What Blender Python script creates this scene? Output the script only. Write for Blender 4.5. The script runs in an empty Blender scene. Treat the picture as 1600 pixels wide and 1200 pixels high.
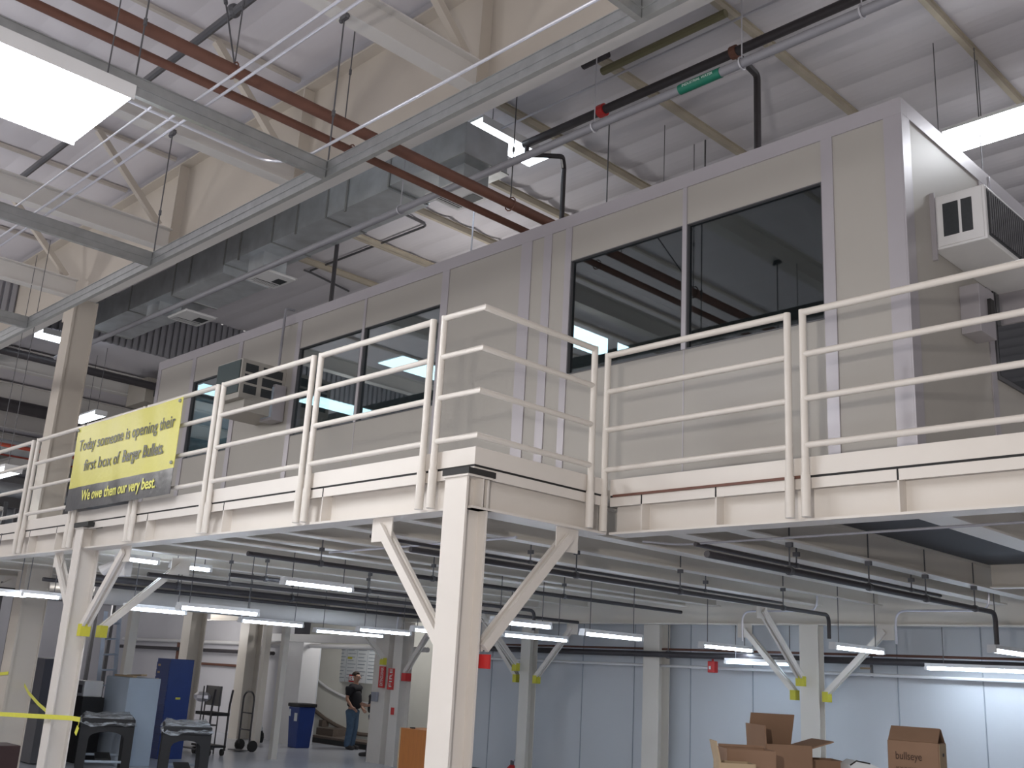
import bpy, math, random
from mathutils import Vector, Matrix
random.seed(7)
S = bpy.context.scene
COL = S.collection
# ---------------------------------------------------------------- camera, world, light, exposure
F, YAW, PITCH, ROLL, CH = 1627.4, -0.80582, 0.272234, 0.057769, 1.92
FW = Vector((math.sin(YAW)*math.cos(PITCH), math.cos(YAW)*math.cos(PITCH), math.sin(PITCH)))
_r = Vector((math.cos(YAW), -math.sin(YAW), 0)); _u = _r.cross(FW)
RT = math.cos(ROLL)*_r + math.sin(ROLL)*_u
UP = -math.sin(ROLL)*_r + math.cos(ROLL)*_u
C0 = Vector((0, 0, CH))
cam_d = bpy.data.cameras.new('camera'); cam = bpy.data.objects.new('camera', cam_d); COL.objects.link(cam)
cam_d.sensor_fit = 'HORIZONTAL'; cam_d.sensor_width = 36; cam_d.lens = F/1600*36
cam_d.clip_start = .05; cam_d.clip_end = 200
cam.matrix_world = Matrix(((RT.x, UP.x, -FW.x, 0), (RT.y, UP.y, -FW.y, 0), (RT.z, UP.z, -FW.z, CH), (0, 0, 0, 1)))
S.camera = cam
w = bpy.data.worlds.new('hall_air'); S.world = w; w.use_nodes = True
w.node_tree.nodes['Background'].inputs[0].default_value = (.90, .86, .85, 1)
w.node_tree.nodes['Background'].inputs[1].default_value = .5
S.view_settings.view_transform = 'Standard'; S.view_settings.look = 'None'
S.view_settings.gamma = 1; S.view_settings.use_curve_mapping = False
S.view_settings.exposure = 0.0

def lamp(name, loc, target, energy, size, col=(1, 1, 1), sy=None):
    d = bpy.data.lights.new(name, 'AREA'); d.energy = energy; d.size = size; d.color = col
    if sy: d.shape = 'RECTANGLE'; d.size_y = sy
    o = bpy.data.objects.new(name, d); COL.objects.link(o); o.location = loc
    o.rotation_euler = (Vector(target)-Vector(loc)).to_track_quat('-Z', 'Y').to_euler(); return o
# the lamp beside the photographer that throws the railing's shadow on the office wall
lamp('work_lamp', (-1.0, -.15, 2.6), (-5.6, 6, 4.3), 165, .12, (1, .93, .86))
# added unseen fill lights that brighten the roof, far bays and stairwell
def point_fill(name, loc, energy, r=.35, col=(1, .97, .95)):
    d = bpy.data.lights.new(name, 'POINT'); d.energy = energy; d.shadow_soft_size = r; d.color = col
    o = bpy.data.objects.new(name, d); COL.objects.link(o); o.location = loc; return o
for i, (lx, ly, lz, e) in enumerate(((-15, -1, 6.2, 430), (-7.5, -2.2, 5.8, 200), (0.5, -1, 6.2, 110), (-21, 1, 6.2, 300),
                                     (-13, 11.5, 7.3, 85), (-5.5, 15, 8.0, 10), (-27, 8, 4.6, 70), (-36, 4, 7, 200), (-27, 11, 3.0, 60), (-21.0, 16.3, 2.9, 75), (-26, 13.5, 2.7, 45))):
    point_fill('hall_fill', (lx, ly, lz), e)

# ---------------------------------------------------------------- geometry helpers
def ray(x, y): return FW + RT*((x-800)/F) - UP*((y-600)/F)
def at(x, y, X=None, Y=None, Z=None, t=None):
    d = ray(x, y)
    if t is None: t = X/d.x if X is not None else Y/d.y if Y is not None else (Z-CH)/d.z
    return C0 + d*t

LOC = {}
class MB:
    def __init__(s): s.v = []; s.f = []
    def hexa(s, p):
        b = len(s.v); s.v += [Vector(q) for q in p]
        s.f += [tuple(b+i for i in q) for q in ((0, 3, 2, 1), (4, 5, 6, 7), (0, 1, 5, 4), (1, 2, 6, 5), (2, 3, 7, 6), (3, 0, 4, 7))]; return s
    def box(s, x0, x1, y0, y1, z0, z1):
        x0, x1 = sorted((x0, x1)); y0, y1 = sorted((y0, y1)); z0, z1 = sorted((z0, z1))
        return s.hexa(((x0, y0, z0), (x1, y0, z0), (x1, y1, z0), (x0, y1, z0), (x0, y0, z1), (x1, y0, z1), (x1, y1, z1), (x0, y1, z1)))
    def obox(s, c, ax, ay, az):
        c, ax, ay, az = map(Vector, (c, ax, ay, az))
        return s.hexa((c-ax-ay-az, c+ax-ay-az, c+ax+ay-az, c-ax+ay-az, c-ax-ay+az, c+ax-ay+az, c+ax+ay+az, c-ax+ay+az))
    def bar(s, p0, p1, w, h, up=(0, 0, 1)):
        p0, p1 = Vector(p0), Vector(p1); d = (p1-p0); L = d.length; d.normalize()
        sd = d.cross(Vector(up)); sd.normalize(); u = sd.cross(d)
        return s.obox((p0+p1)/2, sd*w/2, d*L/2, u*h/2)
    def tube(s, pts, r, n=10, fil=0):
        pts = [Vector(p) for p in pts]
        if fil:
            q = [pts[0]]
            for i in range(1, len(pts)-1):
                a, b, c = pts[i-1], pts[i], pts[i+1]
                f = min(fil, (a-b).length*.45, (c-b).length*.45)
                u, v = b+(a-b).normalized()*f, b+(c-b).normalized()*f
                for k in range(6):
                    t = k/5; q.append(u*(1-t)**2 + b*2*t*(1-t) + v*t*t)
            q.append(pts[-1]); pts = q
        d0 = (pts[1]-pts[0]).normalized(); nrm = d0.orthogonal().normalized(); rings = []
        for i, p in enumerate(pts):
            d = ((pts[min(i+1, len(pts)-1)]-pts[max(i-1, 0)])).normalized()
            nrm = (nrm - d*nrm.dot(d)).normalized(); bn = d.cross(nrm)
            rr = r if not isinstance(r, (list, tuple)) else r[i]
            b = len(s.v); rings.append(b)
            s.v += [p+(nrm*math.cos(2*math.pi*k/n)+bn*math.sin(2*math.pi*k/n))*rr for k in range(n)]
        for a, b in zip(rings, rings[1:]):
            s.f += [(a+k, a+(k+1) % n, b+(k+1) % n, b+k) for k in range(n)]
        s.f.append(tuple(rings[0]+k for k in reversed(range(n)))); s.f.append(tuple(rings[-1]+k for k in range(n)))
        return s
    def sph(s, c, r, n=10, m=6, sc=(1, 1, 1)):
        c = Vector(c); b = len(s.v)
        s.v.append(c+Vector((0, 0, r*sc[2])))
        for j in range(1, m):
            a = math.pi*j/m
            for k in range(n):
                t = 2*math.pi*k/n; s.v.append(c+Vector((r*sc[0]*math.sin(a)*math.cos(t), r*sc[1]*math.sin(a)*math.sin(t), r*sc[2]*math.cos(a))))
        s.v.append(c-Vector((0, 0, r*sc[2]))); e = len(s.v)-1
        for k in range(n):
            s.f.append((b, b+1+k, b+1+(k+1) % n)); s.f.append((e, e-n+(k+1) % n, e-n+k))
        for j in range(m-2):
            for k in range(n):
                a0 = b+1+j*n; s.f.append((a0+k, a0+n+k, a0+n+(k+1) % n, a0+(k+1) % n))
        return s
    def prism(s, pts, ext):
        b = len(s.v); n = len(pts); e = Vector(ext)
        s.v += [Vector(p) for p in pts]+[Vector(p)+e for p in pts]
        s.f.append(tuple(b+i for i in reversed(range(n)))); s.f.append(tuple(b+n+i for i in range(n)))
        s.f += [(b+i, b+(i+1) % n, b+n+(i+1) % n, b+n+i) for i in range(n)]; return s
    def quad(s, *p):
        b = len(s.v); s.v += [Vector(q) for q in p]; s.f.append(tuple(range(b, b+len(p)))); return s
    def build(s, name, mat, parent=None, smooth=False, bevel=0, label=None, origin=None):
        if parent is not None: o0 = LOC[parent]
        elif origin is not None: o0 = Vector(origin)
        else:
            xs = [v.x for v in s.v]; ys = [v.y for v in s.v]; zs = [v.z for v in s.v]
            o0 = Vector(((min(xs)+max(xs))/2, (min(ys)+max(ys))/2, min(zs)))
        me = bpy.data.meshes.new(name); me.from_pydata([v-o0 for v in s.v], [], s.f); me.update()
        o = bpy.data.objects.new(name, me); COL.objects.link(o); LOC[o] = o0
        if parent is not None: o.parent = parent
        else: o.location = o0
        if mat: me.materials.append(mat)
        if smooth:
            for p in me.polygons: p.use_smooth = True
            try: me.set_sharp_from_angle(angle=math.radians(40))
            except Exception: pass
        if bevel:
            m = o.modifiers.new('edge', 'BEVEL'); m.width = bevel; m.segments = 2; m.limit_method = 'ANGLE'
        if label: o['label'] = label
        return o

LABELS = {}
def tag(o, label, cat, group=None):
    o['label'] = label; o['category'] = cat
    if group: o['group'] = group
    if label in LABELS: print('DUPLICATE LABEL', label)
    LABELS[label] = 1
    if not 4 <= len(label.split()) <= 16: print('LABEL LENGTH', label)
    return o
def thing(name, label, cat, parts, group=None):
    """parts: (part name, MB, material, options); one part -> one mesh, more -> an Empty with children"""
    if len(parts) == 1:
        p = parts[0]; o = p[1].build(name, p[2], **(p[3] if len(p) > 3 else {})); return tag(o, label, cat, group)
    vs = [v for p in parts for v in p[1].v]
    xs = [v.x for v in vs]; ys = [v.y for v in vs]; zs = [v.z for v in vs]
    loc = Vector(((min(xs)+max(xs))/2, (min(ys)+max(ys))/2, min(zs)))
    r = bpy.data.objects.new(name, None); COL.objects.link(r); r.location = loc; LOC[r] = loc; r.empty_display_size = .1
    for p in parts:
        op = dict(p[3]) if len(p) > 3 else {}
        sub = op.pop('sub', [])
        c = p[1].build(p[0], p[2], parent=r, **op)
        for q in sub: q[1].build(q[0], q[2], parent=c, **(q[3] if len(q) > 3 else {}))
    return tag(r, label, cat, group)
def struct(name, mb, mat, **k):
    o = mb.build(name, mat, **k); o['kind'] = 'structure'; return o

# ---------------------------------------------------------------- materials
def M(name, col, rough=.5, metal=0, var=.06, vs=3, bump=0, bs=60, emit=None, es=0, spec=.5, stretch=None):
    m = bpy.data.materials.new(name); m.use_nodes = True; nt = m.node_tree; N = nt.nodes; L = nt.links
    b = N['Principled BSDF']; b.inputs['Roughness'].default_value = rough; b.inputs['Metallic'].default_value = metal
    b.inputs['Specular IOR Level'].default_value = spec
    tc = N.new('ShaderNodeTexCoord'); mp = N.new('ShaderNodeMapping'); L.new(tc.outputs['Object'], mp.inputs[0])
    if stretch: mp.inputs['Scale'].default_value = stretch
    nz = N.new('ShaderNodeTexNoise'); nz.inputs['Scale'].default_value = vs; nz.inputs['Detail'].default_value = 5
    L.new(mp.outputs[0], nz.inputs[0])
    mx = N.new('ShaderNodeMix'); mx.data_type = 'RGBA'
    mx.inputs[6].default_value = tuple(max(0, c*(1-var)) for c in col)+(1,)
    mx.inputs[7].default_value = tuple(min(1, c*(1+var)) for c in col)+(1,)
    L.new(nz.outputs[0], mx.inputs[0]); L.new(mx.outputs[2], b.inputs['Base Color'])
    if bump:
        n2 = N.new('ShaderNodeTexNoise'); n2.inputs['Scale'].default_value = bs; L.new(mp.outputs[0], n2.inputs[0])
        bp = N.new('ShaderNodeBump'); bp.inputs['Strength'].default_value = bump; bp.inputs['Distance'].default_value = .01
        L.new(n2.outputs[0], bp.inputs['Height']); L.new(bp.outputs[0], b.inputs['Normal'])
    if emit: b.inputs['Emission Color'].default_value = emit+(1,); b.inputs['Emission Strength'].default_value = es
    return m
cream = M('cream_paint', (.70, .66, .60), .42, var=.05, vs=1.5)
creamw = M('warm_white_paint', (.71, .665, .615), .38, var=.04, vs=4)
railm = M('railing_enamel', (.70, .655, .60), .3, var=.05, vs=6)
roofm = M('roof_lining', (.66, .64, .68), .75, var=.05, vs=.8, bump=.12, bs=3)
purlm = M('aged_purlin', (.46, .41, .33), .7, var=.2, vs=3)
girdm = M('cream_girder_paint', (.53, .48, .42), .55, var=.06, vs=1)
beamw = M('white_beam_paint', (.66, .64, .62), .5, var=.06, vs=1)
offm = M('office_panel', (.405, .385, .355), .4, var=.03, vs=2)
trimm = M('office_trim', (.43, .41, .44), .35, metal=.25, var=.04, vs=3)
galv = M('galvanised_steel', (.40, .41, .41), .38, metal=.75, var=.22, vs=9)
ductm = M('duct_sheet', (.55, .58, .61), .42, metal=.55, var=.3, vs=3.5)
silver = M('bright_conduit', (.68, .68, .74), .35, metal=.6, var=.08)
rust = M('rust_red_pipe', (.15, .065, .045), .6, var=.2, vs=8)
blackp = M('black_pipe', (.045, .04, .045), .45, var=.2, vs=8)
greyp = M('grey_pipe', (.27, .27, .30), .45, var=.1, vs=6)
olive = M('olive_pipe', (.20, .18, .10), .6, var=.15)
darkm = M('dark_grille', (.035, .04, .045), .5, var=.3, vs=60)
blackm = M('black_rubber', (.02, .02, .02), .6)
blackpl = M('black_plastic', (.010, .010, .012), .6, var=.2)
bluem = M('blue_plastic', (.012, .04, .20), .4, var=.15, vs=5)
whitem = M('white_enamel', (.75, .75, .76), .35)
wallg = M('blue_grey_panel', (.60, .625, .66), .42, var=.04, vs=.6)
wallw = M('white_wall', (.66, .66, .70), .7, var=.08, vs=.7)
stairw = M('stair_plaster', (.62, .62, .57), .7, var=.04)
carpet = M('brown_carpet', (.15, .12, .10), .95, var=.3, vs=40)
corr = M('dark_corrugated', (.33, .33, .36), .5, metal=.2, var=.12, vs=2, stretch=(1, 6, .4))
floorm = M('epoxy_floor', (.60, .63, .70), .22, var=.12, vs=.8, bump=.05, bs=3)
redm = M('red_paint', (.55, .03, .03), .4)
redpipe = M('red_sprinkler_pipe', (.45, .08, .05), .5, var=.1)
yell = M('yellow_pad', (.58, .54, .05), .55, var=.1)
tape = M('yellow_tape', (.70, .68, .06), .35, var=.1, vs=20)
cardb = M('cardboard', (.30, .185, .12), .8, var=.12, vs=6)
cardl = M('cardboard_light', (.45, .34, .22), .8, var=.1, vs=6)
orange = M('varnished_wood', (.42, .15, .035), .4, var=.25, vs=4, stretch=(8, 8, .6))
lightblue = M('grey_blue_board', (.40, .47, .56), .6, var=.08)
alu = M('aluminium', (.50, .56, .66), .35, metal=.6)
skin = M('skin', (.42, .24, .17), .55)
hairm = M('dark_hair', (.03, .02, .015), .8)
shirt = M('black_shirt', (.008, .008, .012), .85, var=.3)
jeans = M('blue_jeans', (.075, .13, .21), .85, var=.25, vs=14, bump=.3, bs=90)
shoem = M('dark_shoe', (.03, .028, .03), .6)
greyd = M('dark_grey_metal', (.12, .12, .13), .5, metal=.4)
paper = M('paper', (.72, .76, .78), .8, var=.04)
ink = M('grey_ink', (.25, .30, .36), .8)
shadegap_joint = M('black_shadow_gap_and_joint', (.015, .015, .015), .7)  # black for the painted shade in the beam gap and for splice joints
green = M('green_label', (.01, .17, .11), .4)
whitepr = M('white_print', (.7, .78, .75), .5)
yellowv = M('yellow_vinyl', (.60, .56, .10), .4, var=.06, vs=5, bump=.25, bs=14)
blackv = M('black_vinyl', (.05, .05, .055), .3, var=.3, vs=5, bump=.25, bs=14)
blackink = M('black_lettering', (.05, .05, .03), .4)
yellink = M('yellow_lettering', (.78, .75, .15), .4)
tubem = M('lit_tube', (.9, .95, 1), .4, emit=(.76, .87, 1), es=20)
bigtube = M('lit_high_bay_tube', (1, 1, 1), .4, emit=(.93, .96, 1), es=22)
skym = M('lit_lens', (1, 1, 1), .4, emit=(.8, .9, 1), es=9)
walltube = M('lit_wall_tube', (.9, .95, 1), .4, emit=(.62, .80, 1), es=4)
panelm = M('lit_ceiling_panel', (1, 1, 1), .4, emit=(.78, .93, 1), es=7)
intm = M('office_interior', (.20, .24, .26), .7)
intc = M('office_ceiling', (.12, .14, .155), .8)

def glass(name, tint, fac):
    m = bpy.data.materials.new(name); m.use_nodes = True; N = m.node_tree.nodes; L = m.node_tree.links
    for n in list(N):
        if n.type == 'BSDF_PRINCIPLED': N.remove(n)
    t = N.new('ShaderNodeBsdfTransparent'); t.inputs[0].default_value = tint+(1,)
    g = N.new('ShaderNodeBsdfGlossy'); g.inputs['Roughness'].default_value = .02; g.inputs[0].default_value = (.85, .87, .86, 1)
    fr = N.new('ShaderNodeLayerWeight'); fr.inputs[0].default_value = fac
    x = N.new('ShaderNodeMixShader'); L.new(fr.outputs['Facing'], x.inputs[0]); L.new(t.outputs[0], x.inputs[1]); L.new(g.outputs[0], x.inputs[2])
    L.new(x.outputs[0], N['Material Output'].inputs[0]); return m
glassm = glass('window_glass', (.46, .55, .58), .23)
def filmmat():
    m = bpy.data.materials.new('clear_film'); m.use_nodes = True; N = m.node_tree.nodes; L = m.node_tree.links
    b = N['Principled BSDF']; b.inputs['Base Color'].default_value = (.55, .58, .62, 1); b.inputs['Roughness'].default_value = .25
    nz = N.new('ShaderNodeTexNoise'); nz.inputs['Scale'].default_value = 9; nz.inputs['Detail'].default_value = 6
    mr = N.new('ShaderNodeMapRange'); mr.inputs[1].default_value = .35; mr.inputs[2].default_value = .7; mr.inputs[3].default_value = .18; mr.inputs[4].default_value = .75
    L.new(nz.outputs[0], mr.inputs[0]); L.new(mr.outputs[0], b.inputs['Alpha'])
    bp = N.new('ShaderNodeBump'); bp.inputs['Strength'].default_value = .8; bp.inputs['Distance'].default_value = .03
    L.new(nz.outputs[0], bp.inputs['Height']); L.new(bp.outputs[0], b.inputs['Normal']); return m
film = filmmat()

def text_mesh(name, body, mat, o, ux, uz, size, parent, width=None, thick=.002, wave=None, bold=0):
    """lettering: lies in the plane of ux (reading direction) and uz (up), its left foot at o"""
    cu = bpy.data.curves.new(name, 'FONT'); cu.body = body; cu.size = size; cu.extrude = thick; cu.offset = bold
    ob = bpy.data.objects.new(name, cu); COL.objects.link(ob)
    dg = bpy.context.evaluated_depsgraph_get(); dg.update()
    me = bpy.data.meshes.new_from_object(ob.evaluated_get(dg)); bpy.data.objects.remove(ob)
    xs = [v.co.x for v in me.vertices]
    if not xs: return
    k = width/(max(xs)-min(xs)) if width else 1
    ux, uz = Vector(ux).normalized(), Vector(uz).normalized(); n = ux.cross(uz)
    o0 = LOC[parent]
    for v in me.vertices:
        p = Vector(o)+ux*(v.co.x*k)+uz*v.co.y+n*v.co.z
        if wave: p += Vector(wave(p))
        v.co = p-o0
    me.materials.clear(); me.materials.append(mat)
    r = bpy.data.objects.new(name, me); COL.objects.link(r); r.parent = parent; LOC[r] = o0
    return r

# ================================================================ THE HALL (structure)
struct('floor', MB().box(-55, 8, -8, 26, -.12, 0), floorm)
# roof lining: sagging insulation strips that run along X, a seam every 0.6 m
mb = MB(); ys = -6.0; Z = 9.62
while ys < 27:
    prof = [(ys+.6*k/6, Z+.012-(.014 if ys < 6.4 else .045)*math.sin(math.pi*k/6)) for k in range(7)]
    for (a, za), (b, zb) in zip(prof, prof[1:]):
        mb.quad((-22, a, za), (8, a, za), (8, b, zb), (-22, b, zb))
    ys += .6
mb.box(-22, 8, -6, 27.6, 9.66, 9.75)
struct('ceiling', mb, roofm)
struct('wall_back', MB().box(-55, 8, 26, 26.2, 0, 9.7), corr)
# corrugated drop wall between the high roof and the lower one behind it
mb = MB(); y = -6.0
while y < 26:
    mb.box(-22.0, -21.94, y, y+.09, 8.45, 9.6); mb.box(-22.03, -22.0, y+.09, y+.15, 8.45, 9.6); y += .15
struct('wall_left_upper', mb, corr)
struct('ceiling_low', MB().box(-55, -22.1, -8, 26, 8.55, 8.7), roofm)
struct('wall_left', MB().box(-55.2, -55, -8, 26, 0, 8.6), wallw)

# under the mezzanine
struct('wall_back_lower', MB().box(-17.6, 6, 15.05, 15.2, 0, 3.38), wallg)
mb = MB()
for k in range(14):
    x = -17.0+k*1.22; mb.box(x, x+.012, 15.035, 15.05, 0, 3.3)
struct('trim_1', mb, M('panel_joint', (.36, .40, .45), .5))
struct('wall_back_left', MB().box(-34, -23.75, 15.35, 15.5, 0, 3.38), wallw)
struct('wall_left_lower', MB().box(-34.2, -34, 6, 15.5, 0, 3.38), wallw)
jx = at(583, 1150, Y=14.4).x
jl, jr = at(579, 1100, Y=14.2).x, at(600, 1100, Y=14.2).x
struct('wall_jamb', MB().box(jl, jr, 14.2, 14.5, 0, 2.88), creamw)
struct('trim_2', MB().box(-24.0, -18.7, 14.75, 14.95, 2.42, 2.6), whitem)
struct('baseboard_back', MB().box(-17.5, 6, 15.0, 15.05, 0, .12), greyd)

# ================================================================ MEZZANINE
DZ = 3.42
mb = MB(); mb.box(-30, -5.8, 5.3, 15.3, DZ, 3.5); mb.box(-5.8, 5, 6.85, 15.3, DZ, 3.5)
struct('floor_mezzanine', mb, cream)

def fascia(name, label, p0, p1, nrm, stiff, ends=()):
    """edge beam between p0 and p1 (its outer flange line); nrm points outward"""
    p0, p1, n = Vector(p0), Vector(p1), Vector(nrm); d = (p1-p0).normalized(); L = (p1-p0).length; c = (p0+p1)/2
    def B(mb, off, thk, z0, z1, a=0, b=None):
        b = L if b is None else b
        q = p0+d*(a+b)/2-n*(off+thk/2)
        return mb.obox(Vector((q.x, q.y, (z0+z1)/2)), d*(b-a)/2, n*thk/2, Vector((0, 0, (z1-z0)/2)))
    body = MB(); B(body, 0, .2, 3.395, 3.412); B(body, 0, .012, 3.335, 3.395); B(body, .1, .012, 3.12, 3.4); B(body, 0, .22, 3.10, 3.118)
    toe = MB(); B(toe, 0, .012, 3.43, 3.565)
    gap = MB(); B(gap, .004, .05, 3.412, 3.43)  # black strip standing in for the shadow in the gap over the beam
    parts = [('beam_body', body, creamw), ('toe_plate', toe, creamw), ('shadow_gap', gap, shadegap_joint)]
    for s_ in stiff:
        q = MB(); a = (Vector((s_[0], s_[1], 0))-Vector((p0.x, p0.y, 0))).dot(d)
        B(q, .0, .1, 3.118, 3.395, a-.006, a+.006); parts.append(('stiffener', q, creamw))
        q = MB(); B(q, -.002, .01, 3.335, 3.412, a-.008, a+.004); parts.append(('splice_joint', q, shadegap_joint))
    return thing(name, label, 'beam', parts)
Y0, Y1, XR = 5.15, 6.70, -5.72
lst = [(x, Y0) for x in (-23, -21.4, -19.8, -18, -16.3, -14.45, -13.55, -11.04, -9.39, -7.68)]
fascia('edge_beam', 'long cream steel edge beam carrying the mezzanine left of the corner column', (-30, Y0, 0), (-5.72, Y0, 0), (0, -1, 0), lst)
fascia('edge_beam', 'short cream steel edge beam turning back from the corner column', (XR, Y0+.01, 0), (XR, Y1-.01, 0), (1, 0, 0), [])
fascia('edge_beam', 'cream steel edge beam carrying the mezzanine right of the inner corner', (XR+.02, Y1, 0), (5, Y1, 0), (0, -1, 0), [(-4.63, Y1), (-3.16, Y1), (-1.6, Y1), (-5.36, Y1)])
thing('hazard_strip', 'red and black striped strip along the right edge beam below the railing', 'strip',
      [('strip', MB().box(-5.66, -3.86, Y1-.016, Y1-.002, 3.412, 3.432), rust)])

# --- joists below the deck
def ibeam(mb, p0, p1, w, h, t=.015, tw=.012):
    """p0,p1 at the underside"""
    p0, p1 = Vector(p0), Vector(p1); d = (p1-p0).normalized(); s_ = Vector((d.y, -d.x, 0)).normalized(); L = (p1-p0).length/2; c = (p0+p1)/2
    z = Vector((0, 0, 1))
    mb.obox(c+z*t/2, s_*w/2, d*L, z*t/2); mb.obox(c+z*(h-t/2), s_*w/2, d*L, z*t/2); mb.obox(c+z*h/2, s_*tw/2, d*L, z*(h/2-t)); return mb
jl = [(-3.12, .2, 6.93, 'farthest right, lit blue'), (-4.75, .15, 6.93, 'second from the right end'), (-5.34, .15, 6.93, 'just right of the inner corner'),
      (-6.11, .15, 5.4, 'just left of the inner corner'), (-7.0, .12, 5.4, 'right above the corner column brace'), (-7.95, .15, 5.4, 'next left of the corner column'), (-8.9, .12, 5.4, 'second left of the corner column'),
      (-9.7, .15, 5.4, 'third left of the corner column'), (-10.3, .15, 5.4, 'fourth left of the corner column'), (-11.3, .15, 5.4, 'fifth left of the corner column'),
      (-12.4, .15, 5.4, 'nearest right of the taped column'), (-13.6, .15, 5.4, 'nearest left of the taped column'), (-15, .15, 5.4, 'second left of the taped column'), (-16.6, .15, 5.4, 'third left of the taped column'),
      (-18.4, .15, 5.4, 'over the blue drawer cabinet'), (-20.2, .15, 5.4, 'over the hand truck')]
for x, wd, y0, pl in jl:
    thing('floor_joist', 'cream steel joist under the mezzanine deck, '+pl, 'beam', [('j', ibeam(MB(), (x, y0, 3.14), (x, 14.05, 3.14), wd+.035, .27), cream)], 'joists under the mezzanine deck')
thing('cross_beam', 'cream steel cross beam on the back row of columns under the mezzanine', 'beam',
      [('c', ibeam(MB(), (-26, 14.3, 2.88), (5, 14.3, 2.88), .2, .5, .02), cream)])
thing('cross_beam', 'short cream cross beam closing the dark ceiling bay at right', 'beam', [('c', ibeam(MB(), (-4.63, 12.0, 3.14), (5, 12.0, 3.14), .14, .27), cream)])
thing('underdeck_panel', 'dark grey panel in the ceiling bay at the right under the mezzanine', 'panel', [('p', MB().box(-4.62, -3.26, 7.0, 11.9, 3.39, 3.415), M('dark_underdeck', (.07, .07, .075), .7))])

# --- columns
def brace_parts(col, top, base, plate_n, pad=True, w=.075, mat=None, plate=True):
    """double flat brace from top to base with a gusset and a yellow pad"""
    mat = mat or creamw
    top, base = Vector(top), Vector(base); n = Vector(plate_n); mb = MB()
    for s_ in (-1, 1): mb.bar(base+n*s_*.034, top+n*s_*.034, .035, w, up=(top-base).cross(n))
    sub = []
    if plate:
        dd = Vector(((top-base).x, (top-base).y, 0)).normalized()
        g = MB().obox(top+Vector((0, 0, -.02)), dd*.13, n*.006, (0, 0, .1)); sub.append(('gusset_plate', g, mat))
        g = MB().sph((top+base)/2, .018); sub.append(('spacer_bolt', g, mat))
    if pad:
        dd = Vector(((top-base).x, (top-base).y, 0)).normalized()
        sub.append(('corner_pad', MB().obox(base+Vector((0, 0, -.05)), dd*.045, n*.06, (0, 0, .07)), yell))
    return ('brace', mb, mat, {'sub': sub})
def hcol(x, y, z1, w=.23, d=.23, t=.016, z0=0.0, rot=False):
    """H section, flanges facing -Y and +Y"""
    mb = MB()
    if not rot: mb.box(x-w/2, x+w/2, y, y+t, z0, z1); mb.box(x-w/2, x+w/2, y+d-t, y+d, z0, z1); mb.box(x-.02, x+.02, y+t, y+d-t, z0, z1)
    else: mb.box(x-w/2, x-w/2+t, y, y+d, z0, z1); mb.box(x+w/2-t, x+w/2, y, y+d, z0, z1); mb.box(x-w/2+t, x+w/2-t, y+d/2-.01, y+d/2+.01, z0, z1)
    return mb
# corner column: hollow face to +X
cx = -5.86
parts = [('shaft', MB().box(cx-.125, cx+.125, 5.10, 5.12, 0, 3.335).box(cx-.125, cx+.125, 5.31, 5.33, 0, 3.335).box(cx-.125, cx+.04, 5.12, 5.31, 0, 3.335), creamw),
         ('cap_plate', MB().box(cx-.135, cx+.15, 5.085, 5.345, 3.335, 3.35), creamw),
         ('bearing_pad', MB().box(cx-.14, cx+.16, 5.08, 5.36, 3.35, 3.395), blackm, {'label': 'black rubber bearing pad'}),
         ('base_plate', MB().box(cx-.2, cx+.2, 5.0, 5.43, 0, .02), creamw)]
parts.append(brace_parts(None, (-6.86, 5.21, 3.03), (-6.02, 5.21, 2.12), (0, 1, 0), pad=False))
parts.append(brace_parts(None, (-5.79, 6.28, 3.03), (-5.79, 5.40, 2.10), (1, 0, 0), pad=False))
thing('steel_column', 'largest white steel column at the mezzanine corner with two diagonal braces', 'column', parts, 'braced mezzanine columns')
thing('sign_board', 'red safety sign fixed behind the corner column', 'sign', [('s', MB().box(cx-.19, cx+.20, 5.36, 5.38, 1.955, 2.055), redm)])

tx = -12.72
parts = [('shaft', hcol(tx, 5.10, 3.335, .2, .25), creamw),
         ('cap_plate', MB().box(tx-.11, tx+.12, 5.085, 5.36, 3.335, 3.35), creamw),
         ('bearing_pad', MB().box(tx-.11, tx+.3, 5.07, 5.36, 3.35, 3.405), blackm, {'label': 'black rubber bearing pad'})]
parts.append(brace_parts(None, (-11.70, 5.26, 3.04), (-12.5, 5.26, 2.2), (0, 1, 0)))
parts.append(brace_parts(None, (-13.62, 5.26, 3.04), (-12.8, 5.26, 2.2), (0, 1, 0)))
parts.append(brace_parts(None, (tx+.05, 6.45, 3.05), (tx+.05, 5.55, 2.2), (1, 0, 0)))
thing('steel_column', 'white steel column wrapped in yellow barrier tape left of the tables', 'column', parts, 'braced mezzanine columns')
qx = -19.9
parts = [('shaft', hcol(qx, 5.10, 3.335, .2, .25), creamw), brace_parts(None, (qx+.98, 5.26, 3.04), (qx+.18, 5.26, 2.2), (0, 1, 0)),
         brace_parts(None, (qx+.05, 6.9, 3.05), (qx+.05, 5.6, 2.2), (1, 0, 0))]
thing('steel_column', 'white braced column whose brace enters at the left edge of the frame', 'column', parts, 'braced mezzanine columns')

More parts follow.
